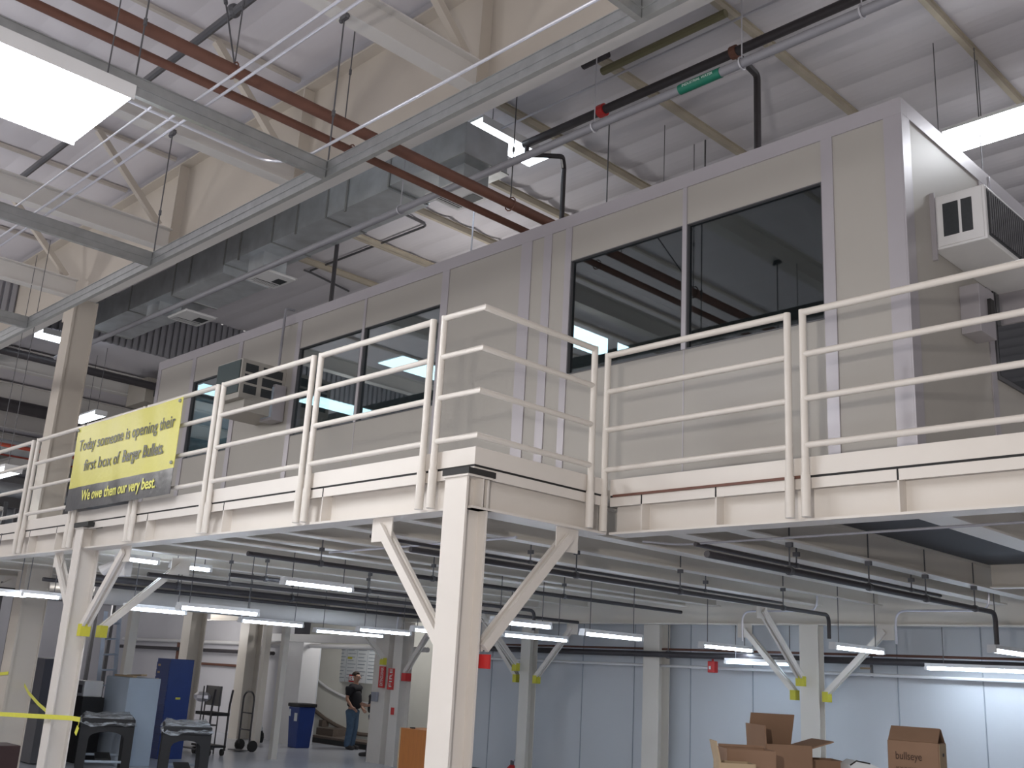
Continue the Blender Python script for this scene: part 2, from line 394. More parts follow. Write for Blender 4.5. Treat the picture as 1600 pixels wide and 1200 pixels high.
x = -8.15
parts = [('shaft', hcol(x, 14.15, 2.875, .30, .17, rot=False), cream)]
for tp, bs, n in (((-6.98, 14.2, 2.80), (-7.9, 14.2, 1.92), (0, 1, 0)), ((-9.27, 14.2, 2.80), (-8.42, 14.2, 1.92), (0, 1, 0)), ((x-.06, 13.0, 3.0), (x-.06, 14.02, 2.12), (1, 0, 0))):
    parts.append(brace_parts(None, tp, bs, n))
thing('steel_column', 'braced column with three yellow pads behind the open cartons', 'column', parts, 'braced mezzanine columns')
x = -13.97
parts = [('shaft', hcol(x, 14.15, 2.875, .24, .2), cream)]
for tp, bs, n in (((-12.87, 14.2, 2.80), (-13.7, 14.2, 1.92), (0, 1, 0)), ((-15.1, 14.2, 2.80), (-14.22, 14.2, 1.92), (0, 1, 0)), ((x-.1, 13.0, 3.0), (x-.1, 14.02, 2.12), (1, 0, 0))):
    parts.append(brace_parts(None, tp, bs, n))
thing('steel_column', 'braced column with yellow pads just right of the corner column', 'column', parts, 'braced mezzanine columns')
x = -17.72
sub = []
parts = [('shaft', hcol(x, 14.15, 2.875, .28, .3), creamw)]
parts.append(brace_parts(None, (-16.75, 14.2, 2.75), (-17.48, 14.2, 1.85), (0, 1, 0), pad=False))
parts.append(brace_parts(None, (x-.15, 13.0, 2.9), (x-.15, 13.9, 2.1), (1, 0, 0)))
parts.append(('alarm_box', MB().box(-17.42, -17.28, 14.05, 14.2, 1.68, 1.84), redm, {'label': 'red and black alarm box'}))
r = thing('steel_column', 'braced column with red vertical signs right of the standing man', 'column', parts, 'braced mezzanine columns')
for k, (px, nm) in enumerate(((596, 'left'), (608, 'right'))):
    a = at(px-2.8+k*2, 1041+k*3, Y=14.12); b = at(px+2.9+k*2, 1075+k*3, Y=14.12)
    sgn = MB().box(a.x, b.x, 14.12, 14.151, b.z, a.z)
    s_ = thing('fire_sign', ('narrow red vertical fire extinguisher sign, %s one of two on the column' % nm), 'sign', [('s', sgn, redm)], 'red vertical signs')
    wd = (b.x-a.x)
    body = 'EXTINGUISHER' if k == 0 else 'FIRE'
    n_ = 12 if k == 0 else 4
    text_mesh('lettering', body, whitepr, (a.x+wd*.8, 14.115, b.z+.04), (0, 0, 1), (-1, 0, 0), wd*.7, s_, width=(a.z-b.z)*.85, thick=.001)
thing('red_tag', 'small red tag low on the column right of the man', 'sign', [('t', MB().box(-17.76, -17.68, 14.12, 14.145, 1.0, 1.14), redm)])
c = at(1025, 1100, Y=14.75)
thing('wall_column', 'unbraced cream column against the blue grey wall', 'column', [('shaft', hcol(c.x-.02, 14.62, 3.1, .34, .3), cream)])
# slim posts at the far left under the deck, from their feet on the floor
for px, py, wd, lab in ((425, 1186, .13, 'slim white square post left of the blue bin'), (398, 1166, .15, 'second slim white post left of the blue bin'),
                        (362, 1154, .42, 'broad cream column between the cart and the hand truck'), (268, 1152, .42, 'broad cream column behind the blue drawer cabinet'), (176, 1186, .16, 'slim grey post beside the ladder')):
    a = at(px, py, Z=0)
    if 'second' in lab or px == 425 or px == 176: mb = MB().box(a.x-wd/2, a.x+wd/2, a.y-wd/2, a.y+wd/2, 0, 3.14)
    else: mb = hcol(a.x, a.y, 3.14, wd, wd, .03)
    thing('support_post', lab, 'post', [('p', mb, cream)], 'posts under the mezzanine')
# tall hall column
mb = MB(); X0, Yc = -18.35, 6.55
mb.box(X0-.19, X0+.19, Yc-.02, Yc+.02, 0, 7.98); mb.box(X0-.19, X0+.19, Yc+.38, Yc+.40, 0, 7.98); mb.box(X0-.14, X0+.17, Yc+.02, Yc+.38, 0, 7.98)
thing('hall_column', 'tall beige building column rising past the mezzanine at left', 'column',
      [('shaft', mb, girdm), ('bracket', MB().box(X0-.28, X0-.19, Yc-.02, Yc+.4, 7.6, 7.98).box(X0-.25, X0+.3, Yc-.12, Yc-.02, 7.82, 7.9), girdm)])

# --- railings
RR = .027; RZ = (4.66, 4.33, 3.99, 3.64)
def rail_panel(label, pts, posts):
    parts = []
    for i, z in enumerate(RZ):
        parts.append(('top_rail' if i == 0 else 'mid_rail', MB().tube([(p[0], p[1], z) for p in pts], RR if i == 0 else RR*.9, 12), railm, {'smooth': True}))
    for p in posts:
        parts.append(('post', MB().tube([(p[0], p[1], 3.12), (p[0], p[1], RZ[0]+.02)], RR*1.05, 12), railm,
                      {'smooth': True, 'sub': [('weld_sleeve', MB().tube([(p[0], p[1], 3.119), (p[0], p[1], 3.42)], RR*1.32, 12), railm, {'smooth': True})]}))
    return thing('railing_panel', label, 'railing', parts, 'railing panels along the mezzanine edge')
RY = 5.11
def lp(a, b, label): rail_panel(label, [(a, RY), (b, RY)], [(a, RY), (b, RY)])
lp(-7.88, -6.29, 'white tube railing panel next left of the corner panel')
lp(-9.64, -8.0, 'white tube railing panel before the wall air conditioner')
lp(-11.32, -9.76, 'white tube railing panel under the right part of the banner')
lp(-12.99, -11.43, 'white tube railing panel behind the middle of the banner')
lp(-14.62, -13.11, 'white tube railing panel at the left end of the banner')
lp(-16.35, -14.80, 'leftmost full white tube railing panel in view')
lp(-18.0, -16.48, 'white tube railing panel cut by the left edge of the frame')
rail_panel('white tube railing panel that wraps around the mezzanine corner', [(-6.15, RY), (-5.68, RY), (-5.68, 6.42)], [(-6.15, RY), (-5.68, 6.42)])
rail_panel('white tube railing panel above the red striped strip', [(-5.72, 6.64), (-3.95, 6.64)], [(-5.72, 6.64), (-3.95, 6.64)])
rail_panel('long white tube railing panel leaving the right edge of the frame', [(-3.82, 6.64), (-1.2, 6.64)], [(-3.82, 6.64), (-1.2, 6.64)])

# --- banner
def wv(p):
    t = p.x*5.3+p.z*1.3
    return (0, -.012-.006*math.sin(t)-.0035*math.sin(p.x*11+p.z*4+1), 0)
BT, BM, BB = 4.66, 3.96, 3.62
def cloth(x0, x1, z0, z1, nx=70, nz=16, sk=0):
    mb = MB(); b = 0
    for layer in (0, .004):
        for j in range(nz+1):
            for i in range(nx+1):
                z = z0+(z1-z0)*j/nz; x = x0+(x1-x0)*i/nx
                p = Vector((x, 5.04+layer, z)); p += Vector(wv(p)); mb.v.append(p)
    n1 = (nx+1)*(nz+1)
    for j in range(nz):
        for i in range(nx):
            a = j*(nx+1)+i; mb.f.append((a, a+1, a+nx+2, a+nx+1)); mb.f.append((n1+a+nx+1, n1+a+nx+2, n1+a+1, n1+a))
    for i in range(nx):
        mb.f.append((n1+i, n1+i+1, i+1, i)); a = nz*(nx+1)+i; mb.f.append((a, a+1, n1+a+1, n1+a))
    for j in range(nz):
        a = j*(nx+1); mb.f.append((a, a+nx+1, n1+a+nx+1, n1+a)); a += nx; mb.f.append((n1+a, n1+a+nx+1, a+nx+1, a))
    return mb
bx0, bx1 = -13.10, -10.34
ban = thing('vinyl_banner', 'yellow and black vinyl banner with slogan hanging on the railing', 'banner',
            [('yellow_field', cloth(bx0, bx1, 3.84, 4.62), yellowv, {'smooth': True, 'label': 'yellow upper field'}), ('black_field', cloth(bx0, bx1, 3.56, 3.84, nz=8), blackv, {'smooth': True, 'label': 'black lower band'}),
             ('grommet', MB().sph((bx1-.05, 5.015, 4.58), .02), galv), ('grommet', MB().sph((bx0+.05, 5.015, 4.58), .02), galv), ('grommet', MB().sph((bx1-.05, 5.015, 3.9), .02), galv)])
for body, mat, x0, wd, z, sz, bo in (('Today someone is opening their', blackink, -12.95, 2.50, 4.30, .20, .0015), ('first box of', blackink, -12.70, .98, 4.03, .20, .0015),
                                     ('Berger Bullets.', blackink, -11.64, 1.0, 4.03, .20, .004), ('We owe them our very best.', yellink, -12.62, 1.9, 3.66, .18, .003)):
    text_mesh('lettering', body, mat, (x0, 5.033, z), (1, 0, 0), (0, 0, 1), sz, ban, width=wd, thick=.001, wave=wv, bold=bo)

# ================================================================ MODULAR OFFICE ON THE DECK
OY, OX0, OX1, OZ0, OZ1 = 7.7, -16.9, -3.47, 3.5, 6.83
ZW0, ZW1 = 4.97, 6.26
wins = [(-7.2, -5.715, 4.99, 6.28), (-5.665, -4.21, 4.99, 6.28), (-10.90, -9.36, ZW0, ZW1), (-12.45, -10.96, ZW0, ZW1), (-15.56, -14.2, ZW0, ZW1)]
trims = [(-3.62, -3.471), (-4.21, -4.10), (-7.29, -7.2), (-7.62, -7.5), (-7.98, -7.81), (-9.36, -9.23), (-12.56, -12.45), (-14.2, -14.08), (-15.68, -15.56), (-16.92, -16.8)]
parts = []
def wallseg(x0, x1, z0, z1): return ('wall_panel', MB().box(x0, x1, OY, OY+.08, z0, z1), offm)
TW, BWz = OZ1-.15, OZ0+.0
edges = [(-4.10, -3.62, None), (-7.2, -4.21, 'w'), (-7.5, -7.29, None), (-7.81, -7.62, None), (-9.23, -7.98, None), (-12.45, -9.36, 'w2'), (-14.08, -12.56, None), (-15.56, -14.2, 'w3'), (-16.8, -15.68, None)]
for a, b, k in edges:
    if k is None: parts.append(wallseg(a, b, BWz, TW))
    else:
        z0, z1 = (4.99, 6.28) if k == 'w' else (ZW0, ZW1)
        parts.append(wallseg(a, b, z1, TW)); parts.append(wallseg(a, b, BWz, z0))
for a, b in trims: parts.append(('trim_strip', MB().box(a, b, OY-.012, OY+.085, BWz, TW), trimm, {'label': 'lilac grey metal trim'}))
for xm, z0, z1 in ((-5.69, 4.99, TW), (-10.93, ZW0, TW)):
    parts.append(('mullion', MB().box(xm-.025, xm+.025, OY-.012, OY+.09, z0, z1), trimm))
    parts.append(('panel_joint', MB().box(xm-.006, xm+.006, OY-.004, OY+.002, BWz, z0), trimm))
parts.append(('header_trim', MB().box(OX0-.02, OX1+.015, OY-.014, OY+.089, TW, OZ1), trimm, {'label': 'lilac grey header trim'}))
for x0, x1, z0, z1 in wins:
    fr = MB(); e = .011
    fr.box(x0, x1, OY-.006, OY+.07, z0, z0+e).box(x0, x1, OY-.006, OY+.07, z1-e, z1).box(x0, x0+e, OY-.006, OY+.07, z0+e, z1-e).box(x1-e, x1, OY-.006, OY+.07, z0+e, z1-e)
    parts.append(('window', fr, greyd, {'label': 'dark window frame', 'sub': [('pane', MB().box(x0+e, x1-e, OY+.03, OY+.036, z0+e, z1-e), glassm)]}))
# side wall facing +X
SX = OX1
parts.append(('side_wall', MB().box(SX-.08, SX, OY+.01, 13.4, OZ0, TW), offm))
parts.append(('header_trim', MB().box(SX-.08, SX+.015, OY+.09, 13.45, TW, OZ1), trimm))
parts.append(('trim_strip', MB().box(SX-.0, SX+.014, OY-.012, OY+.14, OZ0, TW), trimm))
yj = at(1556, 640, X=SX).y
parts.append(('trim_strip', MB().box(SX, SX+.012, yj-.05, yj+.06, OZ0, TW), trimm))
a = at(1557, 510, X=SX); b = at(1600, 574, X=SX)
parts.append(('window', MB().box(SX, SX+.02, yj+.08, yj+1.3, 4.75, 5.9), greyd, {'label': 'dark side window', 'sub': [('pane', MB().box(SX+.02, SX+.024, yj+.12, yj+1.26, 4.79, 5.86), glassm)]}))
parts.append(('roof_panel', MB().box(OX0, SX, OY+.09, 13.4, OZ1-.1, OZ1-.02), offm))
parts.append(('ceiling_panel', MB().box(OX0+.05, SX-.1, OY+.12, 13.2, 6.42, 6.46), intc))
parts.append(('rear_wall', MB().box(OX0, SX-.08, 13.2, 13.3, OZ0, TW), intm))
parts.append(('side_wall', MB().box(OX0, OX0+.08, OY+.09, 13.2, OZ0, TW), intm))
# partition between the dark room (right) and the lit rooms (left), with its own window
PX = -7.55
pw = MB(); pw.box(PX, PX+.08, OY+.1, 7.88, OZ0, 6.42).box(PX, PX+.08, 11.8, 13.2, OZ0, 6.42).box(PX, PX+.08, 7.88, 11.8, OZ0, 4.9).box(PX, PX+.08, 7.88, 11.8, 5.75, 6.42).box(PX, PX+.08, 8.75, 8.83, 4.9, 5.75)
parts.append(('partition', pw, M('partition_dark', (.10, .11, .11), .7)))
off = thing('modular_office', 'cream panelled modular office with wide windows standing on the mezzanine', 'office', parts)
for (x, y, lab) in ((-9.15, 10.1, 'lit ceiling panel seen through the left pane of the large right window'), (-12.15, 9.7, 'lit ceiling panel seen through the right pane beside the corner railing'),
                    (-15.3, 10.3, 'lit ceiling panel seen low in the pane beside the conduit box'), (-16.3, 8.7, 'lit ceiling panel seen through the far left narrow window'), (-13.9, 12.2, 'deepest lit ceiling panel inside the office')):
    thing('ceiling_light', lab, 'light', [('frame', MB().box(x-.33, x+.33, y-.63, y+.63, 6.40, 6.418), whitem), ('diffuser', MB().box(x-.3, x+.3, y-.6, y+.6, 6.388, 6.40), panelm)], 'office ceiling lights')

# --- air conditioners, boxes and conduits on the office
def louvres(mb, fn, n): 
    for k in range(n): fn(mb, k/n, (k+.45)/n)
    return mb
a0, a1 = 8.22, 9.55
ax = -3.02
body = MB().box(SX+.0, ax, a0, a1, 5.60, 6.09)
fy = a0-.012
fr = MB().box(SX+.05, ax-.02, fy, a0, 5.62, 6.07)
sub = [('side_vent', MB().box(SX+.10, SX+.23, fy-.004, fy, 5.70, 6.0), darkm), ('side_vent', MB().box(SX+.255, SX+.345, fy-.004, fy, 5.70, 6.0), darkm)]
gr = MB()
for k in range(26): gr.box(ax+.004, ax+.016, a0+.06+k*.047, a0+.085+k*.047, 5.66, 6.04)
thing('air_conditioner', 'white box air conditioner jutting from the right side wall of the office', 'air conditioner',
      [('housing', body, whitem, {'bevel': .008}), ('side_panel', fr, whitem, {'sub': sub}), ('front_grille', MB().box(ax, ax+.006, a0+.04, a1-.04, 5.64, 6.06), darkm, {'sub': [('grille_bars', gr, greyd)]}),
       ('drain', MB().tube([(-3.2, 8.9, 5.57), (-3.2, 8.9, 5.6)], .02), blackm),
       ('support_angle', MB().box(SX, ax+.02, a1, a1+.03, 5.3, 6.3), trimm), ('support_angle', MB().box(SX, SX+.04, a0-.035, a0-.013, 5.50, 6.12), trimm)], 'wall air conditioners')
thing('flexible_conduit', 'looped grey conduit on top of the right air conditioner', 'conduit',
      [('c', MB().tube([(-3.1, 8.55, 6.08), (-3.1, 8.55, 6.25), (-3.12, 8.6, 6.33), (-3.16, 8.72, 6.33), (-3.2, 8.8, 6.22), (-3.22, 8.82, 6.09)], .014, 8, fil=.03), silver, {'smooth': True})])
a = at(1532, 440, X=-3.3); b = at(1558, 492, X=-3.3)
thing('switch_box', 'grey electrical disconnect box below the right air conditioner', 'electrical box',
      [('case', MB().box(SX, -3.3, a.y-.05, a.y+.28, 4.98, 5.42), trimm, {'bevel': .005}), ('handle', MB().box(-3.3, -3.27, a.y+.12, a.y+.2, 5.13, 5.32), blackm)])
# left unit
x0, x1, yF = -13.42, -12.73, 6.98
sub = []
for i in range(3):
    for (p, q) in ((.06, .26), (.34, .66)):
        sub.append(('side_louvre', MB().box(x1, x1+.006, yF+p*1.0, yF+q*1.0, 5.50+i*.155, 5.62+i*.155), darkm))
thing('air_conditioner', 'beige box air conditioner on the front wall beyond the banner', 'air conditioner',
      [('housing', MB().box(x0, x1, yF, OY, 5.42, 5.99), offm, {'bevel': .006, 'sub': sub}), ('front_screen', MB().box(x0+.03, x1-.03, yF-.012, yF, 5.5, 5.97), M('teal_screen', (.03, .055, .06), .5)),
       ('drip_tray', MB().box(x0, x1, yF+.1, OY, 5.25, 5.42), offm)], 'wall air conditioners')
thing('switch_box', 'grey switch box on the front wall beside the beige air conditioner', 'electrical box',
      [('case', MB().box(-12.98, -12.66, 7.5, OY-.014, 5.2, 5.72), trimm, {'bevel': .005}), ('door', MB().box(-12.95, -12.69, 7.49, 7.5, 5.24, 5.68), lightblue)])
thing('wall_conduit', 'grey conduit climbing the office front above the switch box', 'conduit',
      [('c', MB().tube([(-12.8, 7.6, 5.72), (-12.8, 7.6, 6.92), (-12.8, 7.75, 6.93)], .02, 8, fil=.05), greyp, {'smooth': True})])

# ================================================================ HIGH BAY STEEL
def ib(name, label, p0, p1, w, h, mat, cat='beam', group=None, t=.02, extra=()):
    return thing(name, label, cat, [('beam_body', ibeam(MB(), p0, p1, w, h, t), mat)]+list(extra), group)
GX = [-4.12, -7.67, -11.25, -14.78, -18.33]
stf = [('web_stiffener', MB().box(gx-.01, gx+.01, 6.56, 6.72, 8.02, 9.48), girdm) for gx in GX[:4]]
stf.append(('bottom_plate', MB().box(-30, 4, 6.60, 6.9, 7.985, 8.0), beamw))
ib('roof_girder', 'deep beige roof girder crossing the whole hall above the office', (-30, 6.74, 8.0), (4, 6.74, 8.0), .34, 1.52, girdm, t=.03, extra=stf)
for gx, pl in zip(GX, ('nearest the camera, top right', 'top centre, carrying a hanger clamp', 'behind the blown out light', 'second from the left', 'meeting the tall hall column')):
    ib('roof_beam', 'white roof beam joining the girder, '+pl, (gx, -4, 8.0), (gx, 6.55, 8.0), .2, .34, beamw, group='white roof beams')
    if gx < -5:
        thing('knee_brace', 'slanting cream knee brace from the roof, '+pl, 'brace', [('b', MB().bar((gx+.02, 6.35, 8.36), (gx+.02, 5.2, 9.5), .09, .09), girdm)], 'knee braces at the girder')
pz = 9.42
k = 0
names = ['far right', 'right of the green labelled pipe', 'crossing behind the green label', 'at the red pipe clamp', 'above the duct end', 'above the rust red pipes', 'left of the rust red pipes', 'above the middle of the duct', 'behind the knee brace', 'left of the behind brace', 'near the left lamp', 'far left of the roof', 'farthest left']
for k in range(11):
    x = -2.45-k*1.77
    ib('purlin', 'tan roof purlin %s' % names[k], (x, 7.0, 9.44), (x, 25.5, 9.44), .065, .12, purlm, group='roof purlins', t=.01) if k < 9 else None
    thing('purlin', 'thin tan roof purlin over the aisle, %s' % names[k], 'beam', [('p', MB().box(x-.03, x+.03, -5, 6.5, 9.545, 9.6), M('roof_tan', (.5, .46, .42), .7) if k == 0 else bpy.data.materials['roof_tan'])], 'roof purlins')

# lower roof beyond the drop wall
for i, x in enumerate((-24.5, -28, -31.5, -35, -39, -44, -50)):
    ib('low_roof_beam', 'white beam of the lower roof, number %d behind the drop wall' % (i+1), (x, -7, 8.0), (x, 25, 8.0), .25, .5, beamw, group='low roof beams')
for i, y in enumerate((1.5, 6.6, 12, 18)):
    ib('low_roof_girder', 'grey girder of the lower roof, %s' % ('nearest aisle', 'in line with the hall column', 'behind the office', 'farthest back')[i], (-54, y, 7.4), (-30.2, y, 7.4), .3, .6, beamw, group='low roof girders')
for i, (x, z, r_, m_) in enumerate(((-23.2, 8.05, .09, blackp), (-26.5, 7.6, .16, blackp), (-30, 7.2, .2, ductm), (-34, 6.6, .22, ductm), (-33, 7.5, .05, redpipe), (-27.5, 6.8, .05, redpipe), (-38, 6.2, .3, ductm))):
    thing('far_pipe', '%s run beneath the lower roof, %s in from the drop wall' % (('black pipe', 'thick black pipe', 'round duct', 'wide round duct', 'thin red pipe', 'second thin red pipe', 'fat round duct')[i], ('first', 'second', 'fourth', 'sixth', 'fifth', 'third', 'last')[i]), 'pipe',
          [('p', MB().tube([(x, -2, z), (x, 22, z)], r_, 12), m_, {'smooth': True})], 'pipes of the lower roof')
thing('hanging_heater', 'grey hanging unit heater left of the office end wall', 'heater', [('body', MB().box(-24.4, -23.4, 10.4, 12.0, 7.7, 8.3), M('heater_beige', (.35, .32, .28), .6)), ('outlet', MB().box(-23.4, -23.35, 10.6, 11.8, 7.85, 8.2), darkm)])
thing('hanging_heater', 'grey square duct box under the lower roof at far left', 'heater', [('body', MB().box(-30.5, -28.5, 5.6, 8.2, 5.6, 6.1), M('duct_box_grey', (.30, .30, .33), .6)), ('outlet', MB().box(-28.5, -28.45, 5.8, 8.0, 5.7, 6.0), darkm)])

# ---- fluorescent fixtures
def fixture_y(label, x, yc, z, L=1.22, wd=.10, mat=None, grp='fluorescent strip lights under the mezzanine', top=3.4, nm='strip_light', along='y', wires=True, hh=.045):
    mat = mat or tubem
    if along == 'y':
        h = MB().box(x-wd/2, x+wd/2, yc-L/2-.04, yc+L/2+.04, z+.02, z+.02+hh); t = MB()
        for s_ in ((-.28, .28) if wd > .09 else (0,)): t.tube([(x+s_*wd, yc-L/2, z), (x+s_*wd, yc+L/2, z)], .02, 8)
        e = [MB().box(x-wd/2, x+wd/2, yc-L/2-.05, yc-L/2-.01, z-.025, z+.02), MB().box(x-wd/2, x+wd/2, yc+L/2+.01, yc+L/2+.05, z-.025, z+.02)]
        wr = [(x, yc-L*.4), (x, yc+L*.4)]
    else:
        h = MB().box(yc-L/2-.04, yc+L/2+.04, x-wd/2, x+wd/2, z+.02, z+.02+hh); t = MB()
        for s_ in ((-.28, .28) if wd > .09 else (0,)): t.tube([(yc-L/2, x+s_*wd, z), (yc+L/2, x+s_*wd, z)], .02, 8)
        e = [MB().box(yc-L/2-.05, yc-L/2-.01, x-wd/2, x+wd/2, z-.025, z+.02), MB().box(yc+L/2+.01, yc+L/2+.05, x-wd/2, x+wd/2, z-.025, z+.02)]
        wr = [(yc-L*.4, x), (yc+L*.4, x)]
    parts = [('housing', h, whitem), ('lit_tube', t, mat, {'smooth': True, 'label': 'glowing tube'}), ('end_socket', e[0], whitem), ('end_socket', e[1], whitem)]
    if wires:
        for p in wr: parts.append(('hanger_wire', MB().tube([(p[0], p[1], z+.02+hh), (p[0], p[1], top)], .006, 5), greyd))
    return thing(nm, label, 'light', parts, grp)
def fy_px(label, a, b, z, **k):
    A, B = at(*a, Z=z), at(*b, Z=z); fixture_y(label, (A.x+B.x)/2, (A.y+B.y)/2, z, L=max(.45, min(1.5, abs(B.y-A.y)-.04)), **k)
U = [('strip light above and right of the standing man', (555, 984), (643, 991), 2.5), ('strip light partly hidden behind the corner column brace', (645, 984), (700, 989), 2.5),
     ('upper strip light just right of the corner column', (770, 971), (857, 980), 2.56), ('lower strip light just right of the corner column', (788, 992), (880, 1001), 2.5),
     ('strip light under the elbowed black pipe', (910, 990), (1000, 999), 2.5), ('strip light left of the three pad column', (1090, 1009), (1178, 1017), 2.5),
     ('strip light right of the three pad column', (1296, 1011), (1382, 1020), 2.5), ('strip light above and left of the man', (497, 985), (590, 995), 2.5),
     ('strip light above the slim white post', (380, 970), (466, 978), 2.5), ('strip light above the broad cream columns', (287, 949), (393, 960), 2.5),
     ('strip light above the ladder', (200, 950), (283, 958), 2.5), ('highest strip light left of the corner column, under the joists', (440, 910), (550, 922), 2.86),
     ('short looking strip light right of the tape column brace', (270, 884), (325, 891), 3.07), ('strip light seen over the tape column brace', (195, 872), (237, 880), 3.08),
     ('strip light at the left edge behind the beam', (-10, 926), (24, 930), 2.6), ('strip light between the big hall column and the tape column', (50, 929), (75, 934), 2.6)]
for lab, a, b, z in U: fy_px(lab, a, b, z, wd=.1)
fixture_y('strip light hung along the blue grey wall behind the three pad column', 14.42, at(1191, 1037, Y=14.42).x, at(1191, 1037, Y=14.42).z, along='x', L=1.2, wd=.16, mat=walltube)
fixture_y('large strip light hung along the wall at the right edge', 14.42, at(1450, 1044, Y=14.42).x+.98, at(1450, 1044, Y=14.42).z, L=1.9, along='x', wd=.16)
fixture_y('strip light cut by the right frame edge in front of the wall', -4.9, 13.2, 2.5)
# high bay fixtures
HB = 'high bay fluorescent lights'
def highbay(label, x0, x1, y0, y1, z, mat=bigtube, top=8.0):
    t = MB().box(x0+.02, x1-.02, y0+.02, y1-.02, z-.025, z+.03)
    parts = [('reflector', MB().box(x0, x1, y0, y1, z+.05, z+.09).box(x0, x0+.01, y0, y1, z-.03, z+.05).box(x1-.01, x1, y0, y1, z-.03, z+.05), whitem), ('lit_lens', t, mat, {'label': 'glowing lens'})]
    for p in ((x0+.4, y0+.2), (x1-.1, y1-.2)): parts.append(('hanger_wire', MB().tube([(p[0], p[1], z+.09), (p[0], p[1], top)], .006, 5), greyd))
    return thing('high_bay_light', label, 'light', parts, HB)
highbay('blown out high bay light filling the upper left corner', -8.52, -7.36, .1, 2.82, 6.1)  # lens made wider than the fixture to fill the area of its glare
highbay('bright linear light behind the office roof at upper right', -4.62, -1.6, 11.35, 11.85, 8.45, top=9.42)
highbay('light glowing above the sheet metal duct box end', -10.05, -9.62, 8.4, 9.75, 9.2, skym, top=9.5)
highbay('light row showing between girder and duct', -13.4, -10.6, 8.0, 8.3, 9.2, skym, top=9.5)
A, B = at(120, 659, Z=7.0), at(166, 649, Z=7.0)
highbay('distant lit fixture just above the banner', A.x, B.x, A.y-.14, A.y+.14, 7.0, skym, top=8.55)
A, B = at(60, 521, Z=8.3), at(96, 534, Z=8.3)
highbay('distant light beside the tall hall column', A.x-.25, A.x+.25, A.y, B.y, 8.3, skym, top=8.55)
A, B = at(112, 539, Z=8.3), at(128, 543, Z=8.3)
highbay('distant light just right of the tall hall column', A.x-.25, A.x+.25, A.y, B.y, 8.3, skym, top=8.55)
A = at(3, 740, Z=4.6)
highbay('distant light at the left edge above the railing', A.x-.9, A.x+.5, A.y-.14, A.y+.14, 4.6, skym, top=8.55)

# ---- hung strut grid
GZ = 6.24; GK = .8505; GS = (-3.92, -7.62, -11.12, -14.9)
def strut(mb, p0, p1):
    p0, p1 = Vector(p0), Vector(p1); d = (p1-p0).normalized(); s_ = Vector((d.y, -d.x, 0))
    for z in (0, .086):
        mb.bar(p0+Vector((0, 0, z+.041)), p1+Vector((0, 0, z+.041)), .036, .078)
        mb.bar(p0+Vector((0, 0, z+.004)), p1+Vector((0, 0, z+.004)), .05, .008)
        mb.bar(p0+Vector((0, 0, z+.082)), p1+Vector((0, 0, z+.082)), .05, .008)
    return mb
SG = 'hung strut channel grid'
thing('strut_channel', 'long galvanised double strut channel running the length of the aisle', 'strut', [('s', strut(MB(), (-21.8, 4.78, GZ), (2, 4.78, GZ)), galv)], SG)
for x, pl in zip(GS, ('meeting at the top right of the frame', 'ending at the blown out light', 'at the far left', 'hidden farthest along')):
    thing('strut_channel', 'galvanised cross strut channel '+pl, 'strut', [('s', strut(MB(), (x, -2, GZ), (x, 4.755, GZ)), galv)], SG)
def rod(label, x, y, z0, z1, r=.008, mat=None, clamp=True, grp='hanger rods', knot=True):
    parts = [('rod', MB().tube([(x, y, z0), (x, y, z1)], r, 6), mat or greyd)]
    if clamp: parts.append(('beam_clamp', MB().box(x-.05, x+.05, y-.02, y+.02, z1-.06, z1).sph((x+.06, y, z1-.04), .02).sph((x-.05, y, z1-.05), .025), greyd))
    if knot: parts.append(('coupling', MB().tube([(x, y, z0+(z1-z0)*.3), (x, y, z0+(z1-z0)*.3+.06)], r*2.2, 6), greyd))
    return thing('hanger_rod', label, 'rod', parts, grp)
for x, lab in zip(GS, ('at top right', 'before the rust pipes', 'at left')):
    rod('thin rod holding the strut junction '+lab, x, 4.78, 6.42, 8.0)
rod('thin rod holding the light end strut', GS[1], 2.9, 6.42, 8.0)
# conduits on the grid
def cond(label, pts, r, mat=silver, name='conduit', cat='conduit', grp=None, fil=.12, extra=(), n=8):
    return thing(name, label, cat, [('run', MB().tube(pts, r, n, fil=fil), mat, {'smooth': True})]+list(extra), grp)
cz = 6.428
cond('front one of the twin silver conduits crossing the upper left', [(-21.5, 3.42, cz), (2, 3.42, cz)], .013)
cond('rear one of the twin silver conduits crossing the upper left', [(-21.5, 3.52, cz), (2, 3.52, cz)], .013)
cond('third thin silver conduit starting at the light end strut', [(-21.5, 3.22, cz), (-8.0, 3.22, cz)], .010)
cond('single silver conduit bending beside the strut channel', [(-3.5, 4.60, 6.43), (-7.85, 4.60, 6.43), (-8.1, 4.4, 6.43), (-8.05, 2.4, 6.43)], .014, fil=.22)
